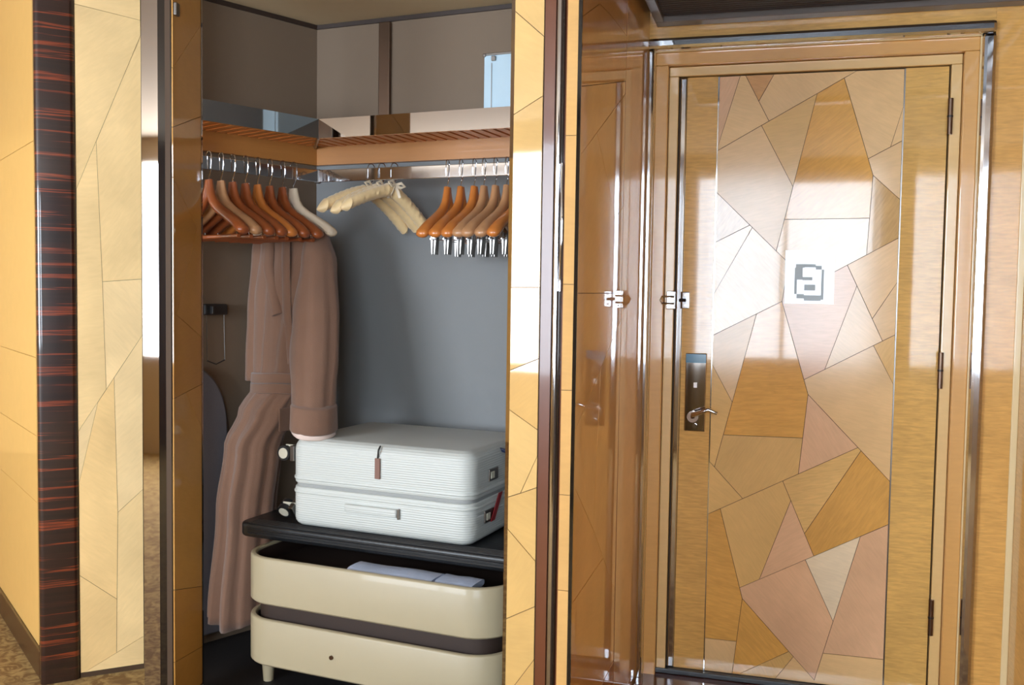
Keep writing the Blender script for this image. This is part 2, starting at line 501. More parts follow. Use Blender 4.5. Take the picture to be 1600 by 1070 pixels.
# wooden lining and stop
li = empty('trim_2', FD, label='stepped maple door lining inside the chrome moulding', cat='trim', kind='structure')
def lining(x0, x1, z1, y0, y1, m, w):
    box('lining_board', m, li, x0 - w, x0, y0, y1, 0.02, z1, 0.003)
    box('lining_board', m, li, x1, x1 + w, y0, y1, 0.02, z1, 0.003)
    box('lining_board', m, li, x0 - w, x1 + w, y0, y1, z1 + 0.0003, z1 + w, 0.003)
lining(D_L - 0.002, D_R + 0.002, D_T + 0.002, -0.022, 0.05, 'frame_wood_pale', 0.033)
lining(D_L - 0.036, D_R + 0.036, D_T + 0.036, -0.05, 0.05, 'frame_wood', 0.044)
lining(D_L - 0.0795, D_R + 0.0795, D_T + 0.0795, -0.06, 0.05, 'pale_trim', 0.006)

# threshold
th = empty('trim_3', FD, label='dark polished wooden threshold with black seal under the entrance door', cat='threshold', kind='structure')
box('sill_board', 'threshold_wood', th, NX + 0.005, D_R + 0.12, -0.16, 0.05, 0.0, 0.026, 0.004)
box('seal_strip', 'rubber', th, D_L - 0.04, D_R + 0.03, -0.03, 0.03, 0.0262, 0.044, 0.003)

# entrance door
dr = empty('door_1', FD, label='entrance door in angular maple marquetry with chrome lines', cat='door', kind='structure')
box('core', 'joint', dr, D_L, D_R, 0.001, 0.045, D_B, D_T)
vbox('stile', dr, D_L + 0.0265, ST_L - 0.002, -0.004, 0.0, D_B, D_T, (216, 166, 90))
vbox('stile', dr, ST_R + 0.002, D_R - 0.002, -0.004, 0.0, D_B, D_T, (216, 170, 94))
box('edge_strip', 'chrome', dr, D_L + 0.004, D_L + 0.025, -0.009, 0.0, D_B, D_T - 0.002, 0.004)
box('inlay_line', 'chrome', dr, ST_L - 0.0018, ST_L + 0.0018, -0.0048, 0.0, D_B, D_T - 0.002)
box('inlay_line', 'steel', dr, ST_R - 0.0018, ST_R + 0.0018, -0.0048, 0.0, D_B, D_T - 0.002)
def inv_pix(fr_, x, y, z):
    c = ROT3.transposed() @ (fr_.w(x, y, z) - Vector((0, 0, EYE)))
    return (CX + F_PX * c.x / -c.z, CY + F_PX * c.y / c.z)
border = [inv_pix(FD, ST_L + 0.002, 0, D_B), inv_pix(FD, ST_R - 0.002, 0, D_B), inv_pix(FD, ST_R - 0.002, 0, D_T - 0.002), inv_pix(FD, ST_L + 0.002, 0, D_T - 0.002)][::-1]
DOOR_LINES = [
 ((1156,121),(1127,212)), ((1165.8,119.6),(1201.4,189)), ((1127,232.3),(1338.7,111)), ((1209,117.4),(1185.4,159)),
 ((1276.5,148),(1212.6,393)), ((1190,196.7),(1238.4,290.6)), ((1320,125),(1364,274)), ((1225,343),(1358,341)),
 ((1357,248),(1411.6,219)), ((1411.6,167),(1391.4,229.5)), ((1364,274),(1407.4,313)), ((1364,274),(1354,396)),
 ((1290,432),(1405.4,371)), ((1131,311.6),(1232,411)), ((1131,372),(1173,351)), ((1174.7,357),(1130,434)),
 ((1125.7,518),(1222.4,470.5)), ((1183,487),(1117.5,725)), ((1117,577),(1144,627.5)), ((1222,471),(1262.5,616)),
 ((1262.5,616),(1391,752.5)), ((1262.5,616),(1247.5,739)), ((1130,679),(1254,684)), ((1324.7,416),(1378,531)),
 ((1338.7,446.7),(1289.7,574)), ((1258,592),(1400.4,522)), ((1404.6,437),(1364,496)), ((1365,540.6),(1400.4,609)),
 ((1110,801),(1340,699)), ((1112.5,725),(1161,779)), ((1126,796),(1159.8,934.5)), ((1222.5,750),(1271,867)),
 ((1234,786),(1187,903)), ((1343,707),(1259,830)), ((1157,917),(1387.4,819)), ((1258.7,875),(1302,971)),
 ((1344,838),(1272,1062)), ((1159.8,934.5),(1271,1060.5)), ((1101.5,996),(1153,1001.7)), ((1159.8,934.5),(1145,1043)),
 ((1229,1018.5),(1166.5,1047)), ((1234,1032),(1215,1055)), ((1288.5,1020),(1375,1029)),
 ((1222,471),(1232,411)), ((1232,411),(1290,432)), ((1212.6,393),(1232,411))]
DOOR_KINDS = [(1140,150,K_,1),(1165,190,P_,1),(1187,130,(204,152,94),0),(1250,145,P_,1),(1215,230,Y_,1),(1285,250,G_,0),(1370,180,P_,1),(1402,215,P_,1),(1385,260,P_,1),
 (1180,290,P_,1),(1143,340,(206,164,108),0),(1150,385,P_,0),(1290,372,P_,0),(1380,340,(208,168,110),0),(1180,420,P_,0),(1150,550,P_,1),(1200,620,G_,0),(1290,500,K_,1),(1360,430,P_,1),
 (1330,520,P_,1),(1385,500,P_,1),(1390,570,Y_,1),(1325,600,P_,1),(1125,640,Y_,1),(1185,720,Y_,1),(1280,690,K_,1),(1130,770,Y_,1),(1285,745,Y_,0),(1330,780,G_,0),(1170,840,Y_,1),(1225,850,K_,1),
 (1115,860,G_,0),(1300,890,(228,208,174),1),(1225,950,K_,1),(1360,930,K_,1),(1125,1020,P_,1),(1190,1000,G_,0),(1330,1045,P_,1)]
marquetry(dr, FD, border, DOOR_LINES, tilt=0.28, tones=[P_, Y_], kinds=DOOR_KINDS)
# hinges
for (ya, yb, px) in ((156, 212, 1484), (550, 606, 1472), (933, 988, 1450)):
    x, z0 = dx(px, yb); _, z1 = dx(px, ya)
    h = MB().tube([(D_R + 0.002, -0.026, z0), (D_R + 0.002, -0.026, z1)], 0.0085, 12).build('hinge', 'bronze', dr, smooth=True)
    MB().tube([(D_R + 0.002, -0.026, (z0 + z1) / 2 - 0.003), (D_R + 0.002, -0.026, (z0 + z1) / 2 + 0.003)], 0.0095, 12).build('knuckle_ring', 'dark_plastic', h)
# lock plate with lever
xa, za = dx(1069, 672); xb, zb = dx(1105, 552)
lp = box('lock_plate', 'mirror', dr, xa, xb, -0.016, -0.004, za, zb, 0.003); lp['label'] = 'polished electronic lock plate'
box('reader_window', 'glass_blue', lp, xa + 0.002, xb - 0.002, -0.0175, -0.016, zb - 0.034, zb - 0.003)
kx, kz = dx(1087, 601)
box('indicator', 'paper', lp, kx - 0.006, kx + 0.006, -0.0175, -0.016, kz - 0.009, kz + 0.009)
lx, lz = dx(1083, 650)
MB().disc((lx, -0.02, lz), (0, 1, 0), 0.02, 0.012).build('rosette', 'bronze', lp, smooth=True)
hx, hz = dx(1122, 641)
MB().tube([(lx, -0.02, lz), (lx + 0.004, -0.05, lz + 0.012), (lx + 0.03, -0.062, lz + 0.022), (hx - 0.03, -0.064, hz + 0.008), (hx, -0.06, hz - 0.004)], [0.009, 0.009, 0.008, 0.007, 0.006], 12).build('lever_handle', 'chrome', lp, smooth=True)
sx, sz = dx(1086, 664)
MB().disc((sx, -0.017, sz), (0, 1, 0), 0.008, 0.004).build('keyhole_cover', 'chrome', lp, smooth=True)
# swing-bar door guard
gx, gz = dx(1072, 469)
dg = box('guard_plate', 'chrome', dr, gx - 0.014, gx + 0.014, -0.02, -0.009, gz - 0.03, gz + 0.03, 0.003)
for dz in (-0.018, 0.0, 0.018):
    MB().disc((gx, -0.022, gz + dz), (0, 1, 0), 0.005, 0.006, 10).build('screw', 'steel', dg, smooth=True)
MB().tube([(gx, -0.03, gz), (gx - 0.02, -0.04, gz)], 0.006, 8).build('guard_stud', 'dark_plastic', dg)
gl, _ = dx(1051, 469)
g2 = tag(box('door_guard', 'chrome', None, gl - 0.016, gl + 0.014, DOOR_Y - 0.06, DOOR_Y - 0.051, gz - 0.032, gz + 0.032, 0.003), 'chrome swing bar door guard on the left door lining', 'latch')
MB().tube([(gl + 0.01, DOOR_Y - 0.066, gz + 0.012), (gl - 0.03, DOOR_Y - 0.07, gz + 0.012), (gl - 0.036, DOOR_Y - 0.07, gz), (gl - 0.03, DOOR_Y - 0.07, gz - 0.012), (gl + 0.01, DOOR_Y - 0.066, gz - 0.012)], 0.004, 8).build('swing_bar', 'chrome', g2, smooth=True)
for dz in (-0.022, 0.022):
    MB().disc((gl, DOOR_Y - 0.0625, gz + dz), (0, 1, 0), 0.005, 0.004, 10).build('screw', 'steel', g2)

# evacuation notice on the door
x0, z0 = dx(1225, 474); x1, z1 = dx(1305, 391)
nt = tag(MB().box(x0, x1, DOOR_Y - 0.0085, DOOR_Y - 0.0065, z0, z1).build('door_notice', 'paper'), 'white square notice with a pale grey plan on the entrance door', 'notice')
def pr(ax, ay, bx, by):       # print, in 0..1 of the card
    w, h = x1 - x0, z1 - z0
    box('print', 'print_grey', nt, x0 + ax * w, x0 + bx * w, DOOR_Y - 0.0089, DOOR_Y - 0.0085, z1 - by * h, z1 - ay * h)
for q in ((.22,.26,.40,.33),(.40,.26,.62,.32),(.62,.29,.74,.36),(.20,.33,.36,.55),(.36,.50,.56,.56),(.20,.55,.25,.82),(.74,.36,.79,.92),(.40,.64,.62,.75),(.25,.82,.40,.90),(.40,.84,.74,.94)): pr(*q)

# lobby side wall (left of the door): marquetry, lacquered
NA = plan(899, 2.35); NB = Vector((NX, DOOR_Y, 0))
FN = frame_ab(NA, NB)
LN = (NB - NA).length
wn = empty('wall_lobby', FN, label='lacquered marquetry side wall between closet and entrance door', cat='wall', kind='structure')
box('backing', 'joint', wn, 0, LN, 0.001, 0.03, 0.0, TOP)
jx = FN.pix(969, 455, 0)[0]
nb = [inv_pix(FN, 0.002, 0, TOP - 0.3), inv_pix(FN, jx - 0.002, 0, TOP - 0.3), inv_pix(FN, jx - 0.002, 0, 0.25), inv_pix(FN, 0.002, 0, 0.25)]
NL = [((905,28),(935,6)), ((954,26),(974,52)), ((935,6),(954,26)), ((907,239),(974,148)), ((907,135),(976,127)), ((930,205),(960,340)), ((960,340),(973,320)), ((960,340),(958,458)),
      ((900,458),(958,458)), ((969,496),(903,657)), ((958,458),(969,496)), ((899,769),(925,828)), ((936,575),(925,828)), ((925,828),(962,930)), ((893,940),(940,872))]
marquetry(wn, FN, nb, NL, m='veneer_soft', tilt=0.12, tones=[(218, 166, 96), (220, 170, 102), (214, 160, 90), (222, 174, 108)], name='veneer_piece')
vbox('lower_panel', wn, 0.002, jx - 0.002, -0.004, 0, 0.0, 0.2475, (190, 132, 68), 'veneer_plain')
vbox('upper_panel', wn, 0.002, jx - 0.002, -0.004, 0, TOP - 0.2975, TOP, (190, 132, 68), 'veneer_plain')
vbox('corner_panel', wn, jx + 0.002, LN - 0.005, -0.005, 0, 0.0, TOP, (216, 164, 96), 'veneer_plain')
box('joint_fillet', 'brown_lacquer', wn, jx - 0.0017, jx + 0.0017, -0.0045, 0, 0.0, TOP)

zz = 0.0
for zk in (0.3, 0.66, 0.9, 1.16, 1.42, 1.78, 2.12, TOP):
    e_ = box('end_piece', 'veneer_soft', wn, -0.004, -0.0002, 0.0035, 0.03, zz, zk - 0.0015); e_.color = lin((214, 166, 100)); zz = zk
box('black_line', 'black_gloss', wn, -0.006, 0.0, -0.006, 0.003, 0, TOP)
# right lobby wall
wr = empty('wall_right', Frame((XR, DOOR_Y), R(-90)), label='maple veneer wall at the right of the entrance door', cat='wall', kind='structure')
vbox('veneer_panel', wr, 0.078, 2.6, 0.0, 0.06, 0, TOP, (200, 150, 82))
box('corner_strip', 'pale_trim', wd, XR - 0.02, XR, -0.083, -0.0755, 0, TOP, 0.002)

# lobby ceiling grille
FG = Frame((0, DOOR_Y - 0.08), 0)
SX0, SX1 = NX + 0.03, XR - 0.01
gr = empty('ceiling_grille', FG, label='dark ribbed ceiling panel in a grey frame above the entrance door', cat='grille')
gz0 = SOF
def grille_frame(x0, x1, y0, y1):
    box('frame_bar', 'grille_frame', gr, x0, x1, y0, y1, gz0 - 0.012, gz0 + 0.045, 0.003)
grille_frame(SX0, SX1, -0.06, 0.0); grille_frame(SX0, SX1, -1.3, -1.24)
grille_frame(SX0, SX0 + 0.03, -1.2398, -0.0602); grille_frame(SX1 - 0.03, SX1, -1.2398, -0.0602)
yy = -0.085
while yy > -1.23:
    box('louvre', 'grille_dark', gr, SX0 + 0.031, SX1 - 0.031, yy - 0.011, yy + 0.006, gz0 + 0.004, gz0 + 0.03)
    yy -= 0.022
box('back_plate', 'grille_dark', gr, SX0 + 0.031, SX1 - 0.031, -1.239, -0.061, gz0 + 0.031, gz0 + 0.04)
lc = box('ceiling_lobby', 'brown_lacquer', None, NX - 0.08, XR + 0.04, 2.10, DOOR_Y - 0.076, gz0 + 0.046, gz0 + 0.09); tag(lc, 'dark dropped ceiling of the lobby carrying the grille', 'ceiling', kind='structure')

# ------------------------------------------------------------------ closet shell
CEIL_C = zat(C0, 40)
wb = empty('wall_closet_back', FC, label='grey back wall of the open closet', cat='wall', kind='structure')
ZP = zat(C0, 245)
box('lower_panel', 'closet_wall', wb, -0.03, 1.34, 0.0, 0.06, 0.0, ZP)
box('upper_panel', 'closet_wall_upper', wb, -0.03, 1.34, 0.0, 0.06, ZP + 0.001, CEIL_C + 0.02)  # separate panels; warm light above, cool daylight below are put into their colours
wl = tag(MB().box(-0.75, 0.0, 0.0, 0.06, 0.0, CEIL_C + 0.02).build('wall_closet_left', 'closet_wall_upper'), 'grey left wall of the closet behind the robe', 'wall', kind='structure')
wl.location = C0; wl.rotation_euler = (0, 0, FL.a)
cf = [FC.w(1.34, 0), plan(845, 2.53), plan(800, 2.53), plan(312, 3.30), FL.w(-0.75, -0.1), FL.w(-0.75, 0), C0]
rw = tag(MB().box(1.3, 1.34, -0.88, -0.001, 0, CEIL_C).build('wall_closet_right', 'closet_wall'), 'grey right wall of the closet hidden by the pilaster', 'wall', kind='structure')
rw.location = C0; rw.rotation_euler = (0, 0, FC.a)
poly = [(p.x, p.y) for p in cf]
cc = tag(MB().prism(poly, CEIL_C, CEIL_C + 0.04).build('ceiling_closet', 'closet_ceiling'), 'cream ceiling of the closet', 'ceiling', kind='structure')
# dark shadow-gap cornice under the closet ceiling
for nm, fr_, a, b in (('back', FC, 0.0, 1.3), ('left', FL, -0.75, 0.0)):
    o = tag(MB().box(a, b, -0.008, 0.0, CEIL_C - 0.018, CEIL_C - 0.001).build('trim_closet_' + nm, 'drawer_inside'), 'thin dark moulding along the %s edge of the closet ceiling' % nm, 'moulding', kind='structure')
    o.location = C0; o.rotation_euler = (0, 0, fr_.a)
cfl = tag(MB().prism(poly, 0.0, 0.012).build('floor_closet', 'closet_floor'), 'black closet floor under the drawer cabinet', 'floor', kind='structure')
# vertical metal upright on the back wall above the shelf
ux0 = FC.pix(595, 120, 0)[0]; ux1 = FC.pix(612, 120, 0)[0]
up = tag(MB().box(ux0, ux1, -0.02, -0.0005, 1.93, CEIL_C - 0.02).build('trim_4', 'bronze', bevel=0.003), 'brown metal upright on the closet back wall above the shelf', 'trim', kind='structure')
up.location = C0; up.rotation_euler = (0, 0, FC.a)

# ------------------------------------------------------------------ closet shelf and rail (L-shaped)
pin = FC.w(MIT, -SH)
Z_FB = zat(pin, 217); Z_FT = zat(pin, 187)          # fascia bottom / top
Z_RT = zat(pin, 266); Z_RB = zat(pin, 285)          # rail top / bottom
sh = empty('closet_shelf', FC, label='L-shaped slatted wooden shelf with chrome front edge in the closet', cat='shelf')
def part(name, m, mb, fr_, parent, bevel=0, smooth=False):
    o = mb.build(name, m, parent, bevel=bevel, smooth=smooth)
    if fr_ is FL: o.rotation_euler = (0, 0, FL.a - FC.a)
    return o
part('front_edge', 'mirror', MB().box(MIT, 1.29, -SH - 0.012, -SH, Z_FB, Z_FT), FC, sh)
part('front_edge', 'mirror', MB().box(-0.74, -MIT - 0.001, -SH - 0.012, -SH, Z_FB, Z_FT), FL, sh)
Z_CB = zat(C0, 260)
part('wall_batten', 'cleat_wood', MB().box(0.0, 1.29, -0.03, -0.0005, Z_CB, Z_CB + 0.077), FC, sh)
part('wall_batten', 'cleat_wood', MB().box(-0.74, -0.02, -0.03, -0.0005, Z_CB, Z_CB + 0.077), FL, sh)
part('mitre_bar', 'steel', MB().tube([(0.012, -0.031, Z_FB + 0.004), (MIT - 0.004, -SH + 0.004, Z_FB + 0.004)], 0.006, 6), FC, sh)
sl_r = None; x = 0.06
while x < 1.27:
    y_in = -min(SH - 0.002, max(0.05, x / MIT * SH - 0.012))
    part('slat', 'slat_wood', MB().box(x - 0.016, x + 0.016, y_in, -0.031, Z_FB + 0.008, Z_FB + 0.028), FC, sh)
    x += 0.046
x = -0.06
while x > -0.72:
    y_in = -min(SH - 0.002, max(0.05, -x / MIT * SH - 0.012))
    part('slat', 'slat_wood', MB().box(x - 0.016, x + 0.016, y_in, -0.031, Z_FB + 0.008, Z_FB + 0.028), FL, sh)
    x -= 0.046
rl = empty('hanging_rail', FC, label='flat chrome hanging rail running round the closet below the shelf', cat='rail')
part('rail_bar', 'chrome', MB().box(MIT + 0.002, 1.29, -SH - 0.006, -SH + 0.002, Z_RB, Z_RT), FC, rl, 0.002)
part('rail_bar', 'chrome', MB().box(-0.74, -MIT - 0.002, -SH - 0.006, -SH + 0.002, Z_RB, Z_RT), FL, rl, 0.002)
MB().box(MIT - 0.012, MIT + 0.006, -SH - 0.009, -SH + 0.01, Z_RB - 0.004, Z_RT + 0.004).build('corner_bracket', 'steel', rl, bevel=0.002)

# ------------------------------------------------------------------ closet front: left leaf, left wall, column
A222 = plan(222, 3.45); A65 = plan(62, 3.30); A122 = plan(120, 3.355)
FW = frame_ab(A122, A222); LW = (A222 - A122).length
wL = empty('wall_left', FW, label='pale cream marquetry wall panel between ebony column and closet', cat='wall', kind='structure')
box('backing', 'joint', wL, 0, LW - 0.001, 0.001, 0.03, 0, TOP)
lb = [inv_pix(FW, 0.001, 0, 2.55), inv_pix(FW, LW - 0.001, 0, 2.55), inv_pix(FW, LW - 0.001, 0, 0.02), inv_pix(FW, 0.001, 0, 0.02)]
LL = [((122,8),(222,33)), ((222,50),(122,288)), ((150,222),(160,440)), ((160,440),(220,436)), ((120,677),(218,530)), ((160,440),(166,608)), ((178,590),(184,800)),
      ((184,800),(220,767)), ((125,1054),(226,992)), ((130,902),(182,935)), ((184,800),(182,1018)), ((122,760),(150,640))]
marquetry(wL, FW, lb, LL, m='veneer_soft', gap=0.0007, tilt=0.15, tones=[(242, 208, 150), (244, 212, 158), (240, 202, 140)])
box('edge_strip', 'chrome', wL, LW - 0.0005, LW + 0.004, -0.005, 0.03, 0, TOP)
# ebony corner column with rounded nose
FE = frame_ab(A65, A122); LE = (A122 - A65).length
ec = tag(MB().slab(-0.012, LE - 0.001, -0.012, 0.16, 0.0, TOP, 0.018, 0.001).build('trim_5', 'ebony', smooth=True), 'dark ebony corner column with fine orange streaks', 'column', kind='structure')
ec.location = A65; ec.rotation_euler = (0, 0, FE.a)
# wall running away to the left behind the column
FB = Frame(A65, YAW + R(126.6))
wf = empty('wall_bedroom', FB, label='honey coloured glossy wall left of the ebony column', cat='wall', kind='structure')
z = 0.17
for k, (a, b) in enumerate(((0.102, 0.62), (0.6215, 0.86), (0.8615, 1.14), (1.1415, 1.9), (1.9015, TOP))):
    box('veneer_panel', 'honey_wall', wf, 0.05, 2.6, -0.03, -0.004, a, b, 0.001)
bb = box('baseboard_left', 'base_dark', None, 0.05, 2.6, -0.03, 0.006, 0, 0.10, 0.003); tag(bb, 'dark brown baseboard under the honey wall', 'baseboard', kind='structure')
bb.location = A65; bb.rotation_euler = (0, 0, FB.a)
for o in (wf, bb): pass

# open left closet leaf: mirror edge to the room, marquetry inner face to the closet
B0 = plan(221, 3.08); B1 = plan(248, 3.065); B2 = plan(269, 3.05); B3 = plan(315, 3.27)
lf = empty('closet_door', Frame(B0, 0), label='open left closet door leaf with mirror and black front edge', cat='door')
def strip(name, m, P, Q, th_, root, frame_o, z0=0.02, z1=2.58):
    f = frame_ab(P, Q)
    o = MB().box(0.0004, (Q - P).length - 0.0004, 0.0, th_, z0, z1).build(name, m, root)
    o.location = P - frame_o; o.rotation_euler = (0, 0, f.a)
    return o
strip('mirror_edge', 'mirror', B0 + Vector((0.003, 0, 0)), B1, 0.02, lf, B0)
strip('black_edge', 'black_gloss', B1, B2, 0.02, lf, B0)
FI = frame_ab(B2, B3); LI = (B3 - B2).length
ir = empty('inner_face', None); ir.parent = lf
ir.location = B2 - B0; ir.rotation_euler = (0, 0, FI.a)
ib = [inv_pix(FI, 0.002, 0, 2.56), inv_pix(FI, LI - 0.012, 0, 2.56), inv_pix(FI, LI - 0.012, 0, 0.03), inv_pix(FI, 0.002, 0, 0.03)]
IL = [((281,86),(316,33)), ((275,196),(312,182)), ((274,288),(307,358)), ((306,358),(272,500)), ((272,490),(306,520)), ((270,623),(306,604)), ((290,615),(308,658)), ((276,921),(312,916)), ((276,1032),(312,1011))]
marquetry(ir, FI, ib, IL, m='veneer_soft', tilt=0.05, tones=[(196, 140, 66), (190, 134, 62), (198, 144, 72)])
box('core', 'joint', ir, 0.001, LI, 0.001, 0.022, 0.02, 2.58)
box('mirror_strip', 'mirror', ir, LI - 0.011, LI, -0.005, 0.0, 0.02, 2.58)
hx_, hz_ = FI.pix(276, 18, 0)
box('hinge', 'steel', ir, 0.004, 0.03, -0.016, -0.004, hz_ - 0.02, hz_ + 0.02, 0.003)

# ------------------------------------------------------------------ closet front: right pilaster, leaf with handle
P0 = plan(793, 2.50); P1 = plan(799, 2.485); P2 = plan(845, 2.455); P3 = plan(862, 2.452); P4 = plan(874, 2.45); P5 = plan(896, 2.42)
FP = frame_ab(P1, P2); LP = (P2 - P1).length
ps = empty('wall_pilaster', FP, label='bright marquetry pilaster at the right side of the closet opening', cat='pilaster', kind='structure')
box('core', 'joint', ps, 0.0, LP, 0.001, 0.05, 0, TOP)
pb = [inv_pix(FP, 0.001, 0, 2.5), inv_pix(FP, LP - 0.001, 0, 2.5), inv_pix(FP, LP - 0.001, 0, 0.1), inv_pix(FP, 0.001, 0, 0.1)]
PL = [((808,20),(848,55)), ((803,180),(848,151)), ((800,449),(850,449)), ((796,579),(843,560)), ((797,640),(842,672)), ((815,768),(840,713)), ((792,777),(843,760)), ((790,821),(838,877)), ((789,967),(836,947)), ((802,1073),(835,1030))]
marquetry(ps, FP, pb, PL, m='veneer_soft', tilt=0.25, tones=[(214, 172, 104), (218, 178, 112), (210, 166, 98)])
def stripw(name, m, P, Q, th_, root, fr_o, z0=0.0, z1=TOP):
    f = frame_ab(P, Q); lx0, ly0 = fr_o.loc(P)
    o = MB().box(0.0004, (Q - P).length - 0.0004, 0.0, th_, z0, z1).build(name, m, root)
    o.location = (lx0, ly0, 0); o.rotation_euler = (0, 0, f.a - fr_o.a)
    return o
stripw('mirror_edge', 'mirror', P0, P1, 0.02, ps, FP, z0=0.0, z1=TOP)
stripw('lacquer_reveal', 'brown_lacquer', P2, P3, 0.02, ps, FP, z0=0.0, z1=TOP)
q = FP.loc((P3 + P4) / 2)
MB().tube([(q[0], q[1] + 0.005, 0), (q[0], q[1] + 0.005, TOP)], 0.0105, 16).build('chrome_post', 'chrome', ps, smooth=True)
FR_ = frame_ab(P4, P5)
lr = empty('closet_door', FR_, label='right closet door leaf tucked beside the lobby wall with chrome pull', cat='door')
LR = (P5 - P4).length
box('edge_face', 'brown_lacquer', lr, 0.0045, LR - 0.014, 0.004, 0.02, 0.02, 2.58)
box('black_seal', 'black_gloss', lr, 0.0, 0.004, -0.003, 0.02, 0.02, 2.58)
hz1 = FR_.pix(884, 255, 0)[1]; hz2 = FR_.pix(884, 455, 0)[1]
path = []
for k in range(33):
    t = k / 32; b = math.sin(math.pi * t) ** 2
    path.append((0.007 + 0.013 * b, -0.006 - 0.012 * b, hz1 + (hz2 - hz1) * t))
MB().tube(path, 0.0048, 10).build('pull_handle', 'chrome', lr, smooth=True)

# ------------------------------------------------------------------ rest of the cabin (seen in reflections, lets the daylight in)
wz = empty('wall_window', loc=(0, WIN_Y, 0), label='cabin window wall facing the entrance', cat='wall', kind='structure')
xs = [-7.0] + [v for w in WINDOWS for v in w] + [3.2]
for i in range(0, len(xs), 2): box('wall_pier', 'wall_walnut', wz, xs[i], xs[i + 1], -0.1, 0.0, 0, TOP)
for a, b in WINDOWS:
    box('wall_below', 'wall_beige', wz, a, b, -0.1, 0, 0, WIN_Z0); box('wall_above', 'wall_beige', wz, a, b, -0.1, 0, WIN_Z1, TOP)
for n, (a, b) in enumerate(WINDOWS):
    w = empty('window_%d' % (n + 1), loc=(0, WIN_Y, 0), label=('wide bare cabin window at the bedroom side', 'cabin window behind the sheer curtain')[n], cat='window', kind='structure')
    for x in (a + 0.02, b - 0.02, (a + b) / 2): box('window_frame', 'ceiling_white', w, x - 0.02, x + 0.02, -0.08, -0.03, WIN_Z0, WIN_Z1)
for nm, x0, x1, y0, y1 in (('wall_cabin_right', 3.2, 3.28, -1.85, 1.0), ('wall_cabin_left', -7.08, -7.0, -1.85, 7.5), ('wall_cabin_far', -7.0, 3.2, 7.5, 7.58), ('wall_cabin_side', XR + 0.065, 3.2, 0.87, 0.93)):
    tag(box(nm, 'honey_wall' if nm == 'wall_cabin_left' else 'wall_beige', None, x0, x1, y0, y1, 0, TOP), {'wall_cabin_right': 'beige wall at the right end of the cabin', 'wall_cabin_left': 'honey wall at the far left end of the cabin', 'wall_cabin_far': 'beige wall at the far end of the bedroom', 'wall_cabin_side': 'beige cross wall behind the right lobby wall'}[nm], 'wall', kind='structure')
def curtain(a, b, waves, m, label, y, amp):
    n = waves * 8; pts = []
    for i in range(n + 1):
        t = i / n; pts.append((a + (b - a) * t, WIN_Y + y + amp * math.sin(t * waves * 2 * math.pi)))
    mb = MB().loft([[(x, yy, z) for x, yy in pts] for z in (0.05, 1.3, 2.5)], closed=False)
    return tag(mb.build('curtain', m, smooth='all'), label, 'curtain', 'cabin curtains')
curtain(-2.2, -0.78, 12, 'curtain', 'gathered beige curtain left of the veiled cabin window', 0.09, 0.03)
curtain(0.83, 1.6, 7, 'curtain', 'gathered beige curtain right of the veiled cabin window', 0.09, 0.03)
curtain(-0.80, 0.85, 15, 'sheer', 'white sheer curtain drawn across the cabin window', 0.05, 0.014)

# ================================================================== THINGS IN THE CLOSET
# ---- hangers
ARM = [(0.0, 0.0), (0.004, -0.028), (0.014, -0.062), (0.036, -0.094), (0.075, -0.122), (0.125, -0.148), (0.175, -0.174), (0.215, -0.202)]
def arm_mesh(w=0.215, drop=0.202, thick=1.0):
    m = MB()
    for s in (-1, 1):
        rings = []; n = 12
        for i, (x, z) in enumerate(ARM):
            t = i / (len(ARM) - 1)
            a, b = ARM[max(i - 1, 0)], ARM[min(i + 1, len(ARM) - 1)]
            d = Vector((b[0] - a[0], 0, b[1] - a[1])).normalized(); nrm = Vector((-d.z, 0, d.x))
            ry = (0.012 + 0.013 * t ** 1.2) * thick; rn = 0.020 - 0.002 * t
            if i == 0: rn = 0.018
            c = Vector((x * w / 0.215, 0, z * drop / 0.202))
            rings.append([(s * (c.x + nrm.x * math.cos(2 * math.pi * k / n) * rn), math.sin(2 * math.pi * k / n) * ry, c.z + nrm.z * math.cos(2 * math.pi * k / n) * rn) for k in range(n)])
        i = len(ARM) - 1; x, z = ARM[-1]                # rounded shoulder end
        c = Vector((x * w / 0.215, 0, z * drop / 0.202)); d = Vector((0.8, 0, -0.55)).normalized(); nrm = Vector((-d.z, 0, d.x))
        for f, sc in ((0.010, 0.9), (0.016, 0.6), (0.019, 0.2)):
            rings.append([(s * (c.x + d.x * f + nrm.x * math.cos(2 * math.pi * k / n) * 0.016 * sc), math.sin(2 * math.pi * k / n) * 0.0245 * sc * thick, c.z + d.z * f + nrm.z * math.cos(2 * math.pi * k / n) * 0.016 * sc) for k in range(n)])
        m.loft(rings)
    return m
def hook_mesh(h):
    """wire hook: origin at the neck top, passes over the rail whose top is h above"""
    p = [(0, 0, -0.01), (0, 0, 0.012), (0.004, 0, 0.02), (0.014, 0, h * 0.45), (0.016, 0, h * 0.8)]
    for k in range(9):
        a = R(180 * k / 8); p.append((0.016 * math.cos(a), 0, h + 0.0 + 0.016 * math.sin(a)))
    p.append((-0.017, 0, h * 0.75)); p.append((-0.014, 0, h * 0.5))
    return MB().tube(p, 0.0021, 8)
H_RAIL = Z_RT - Z_RB
NECK = Z_RB - 0.036                                   # height of the neck top
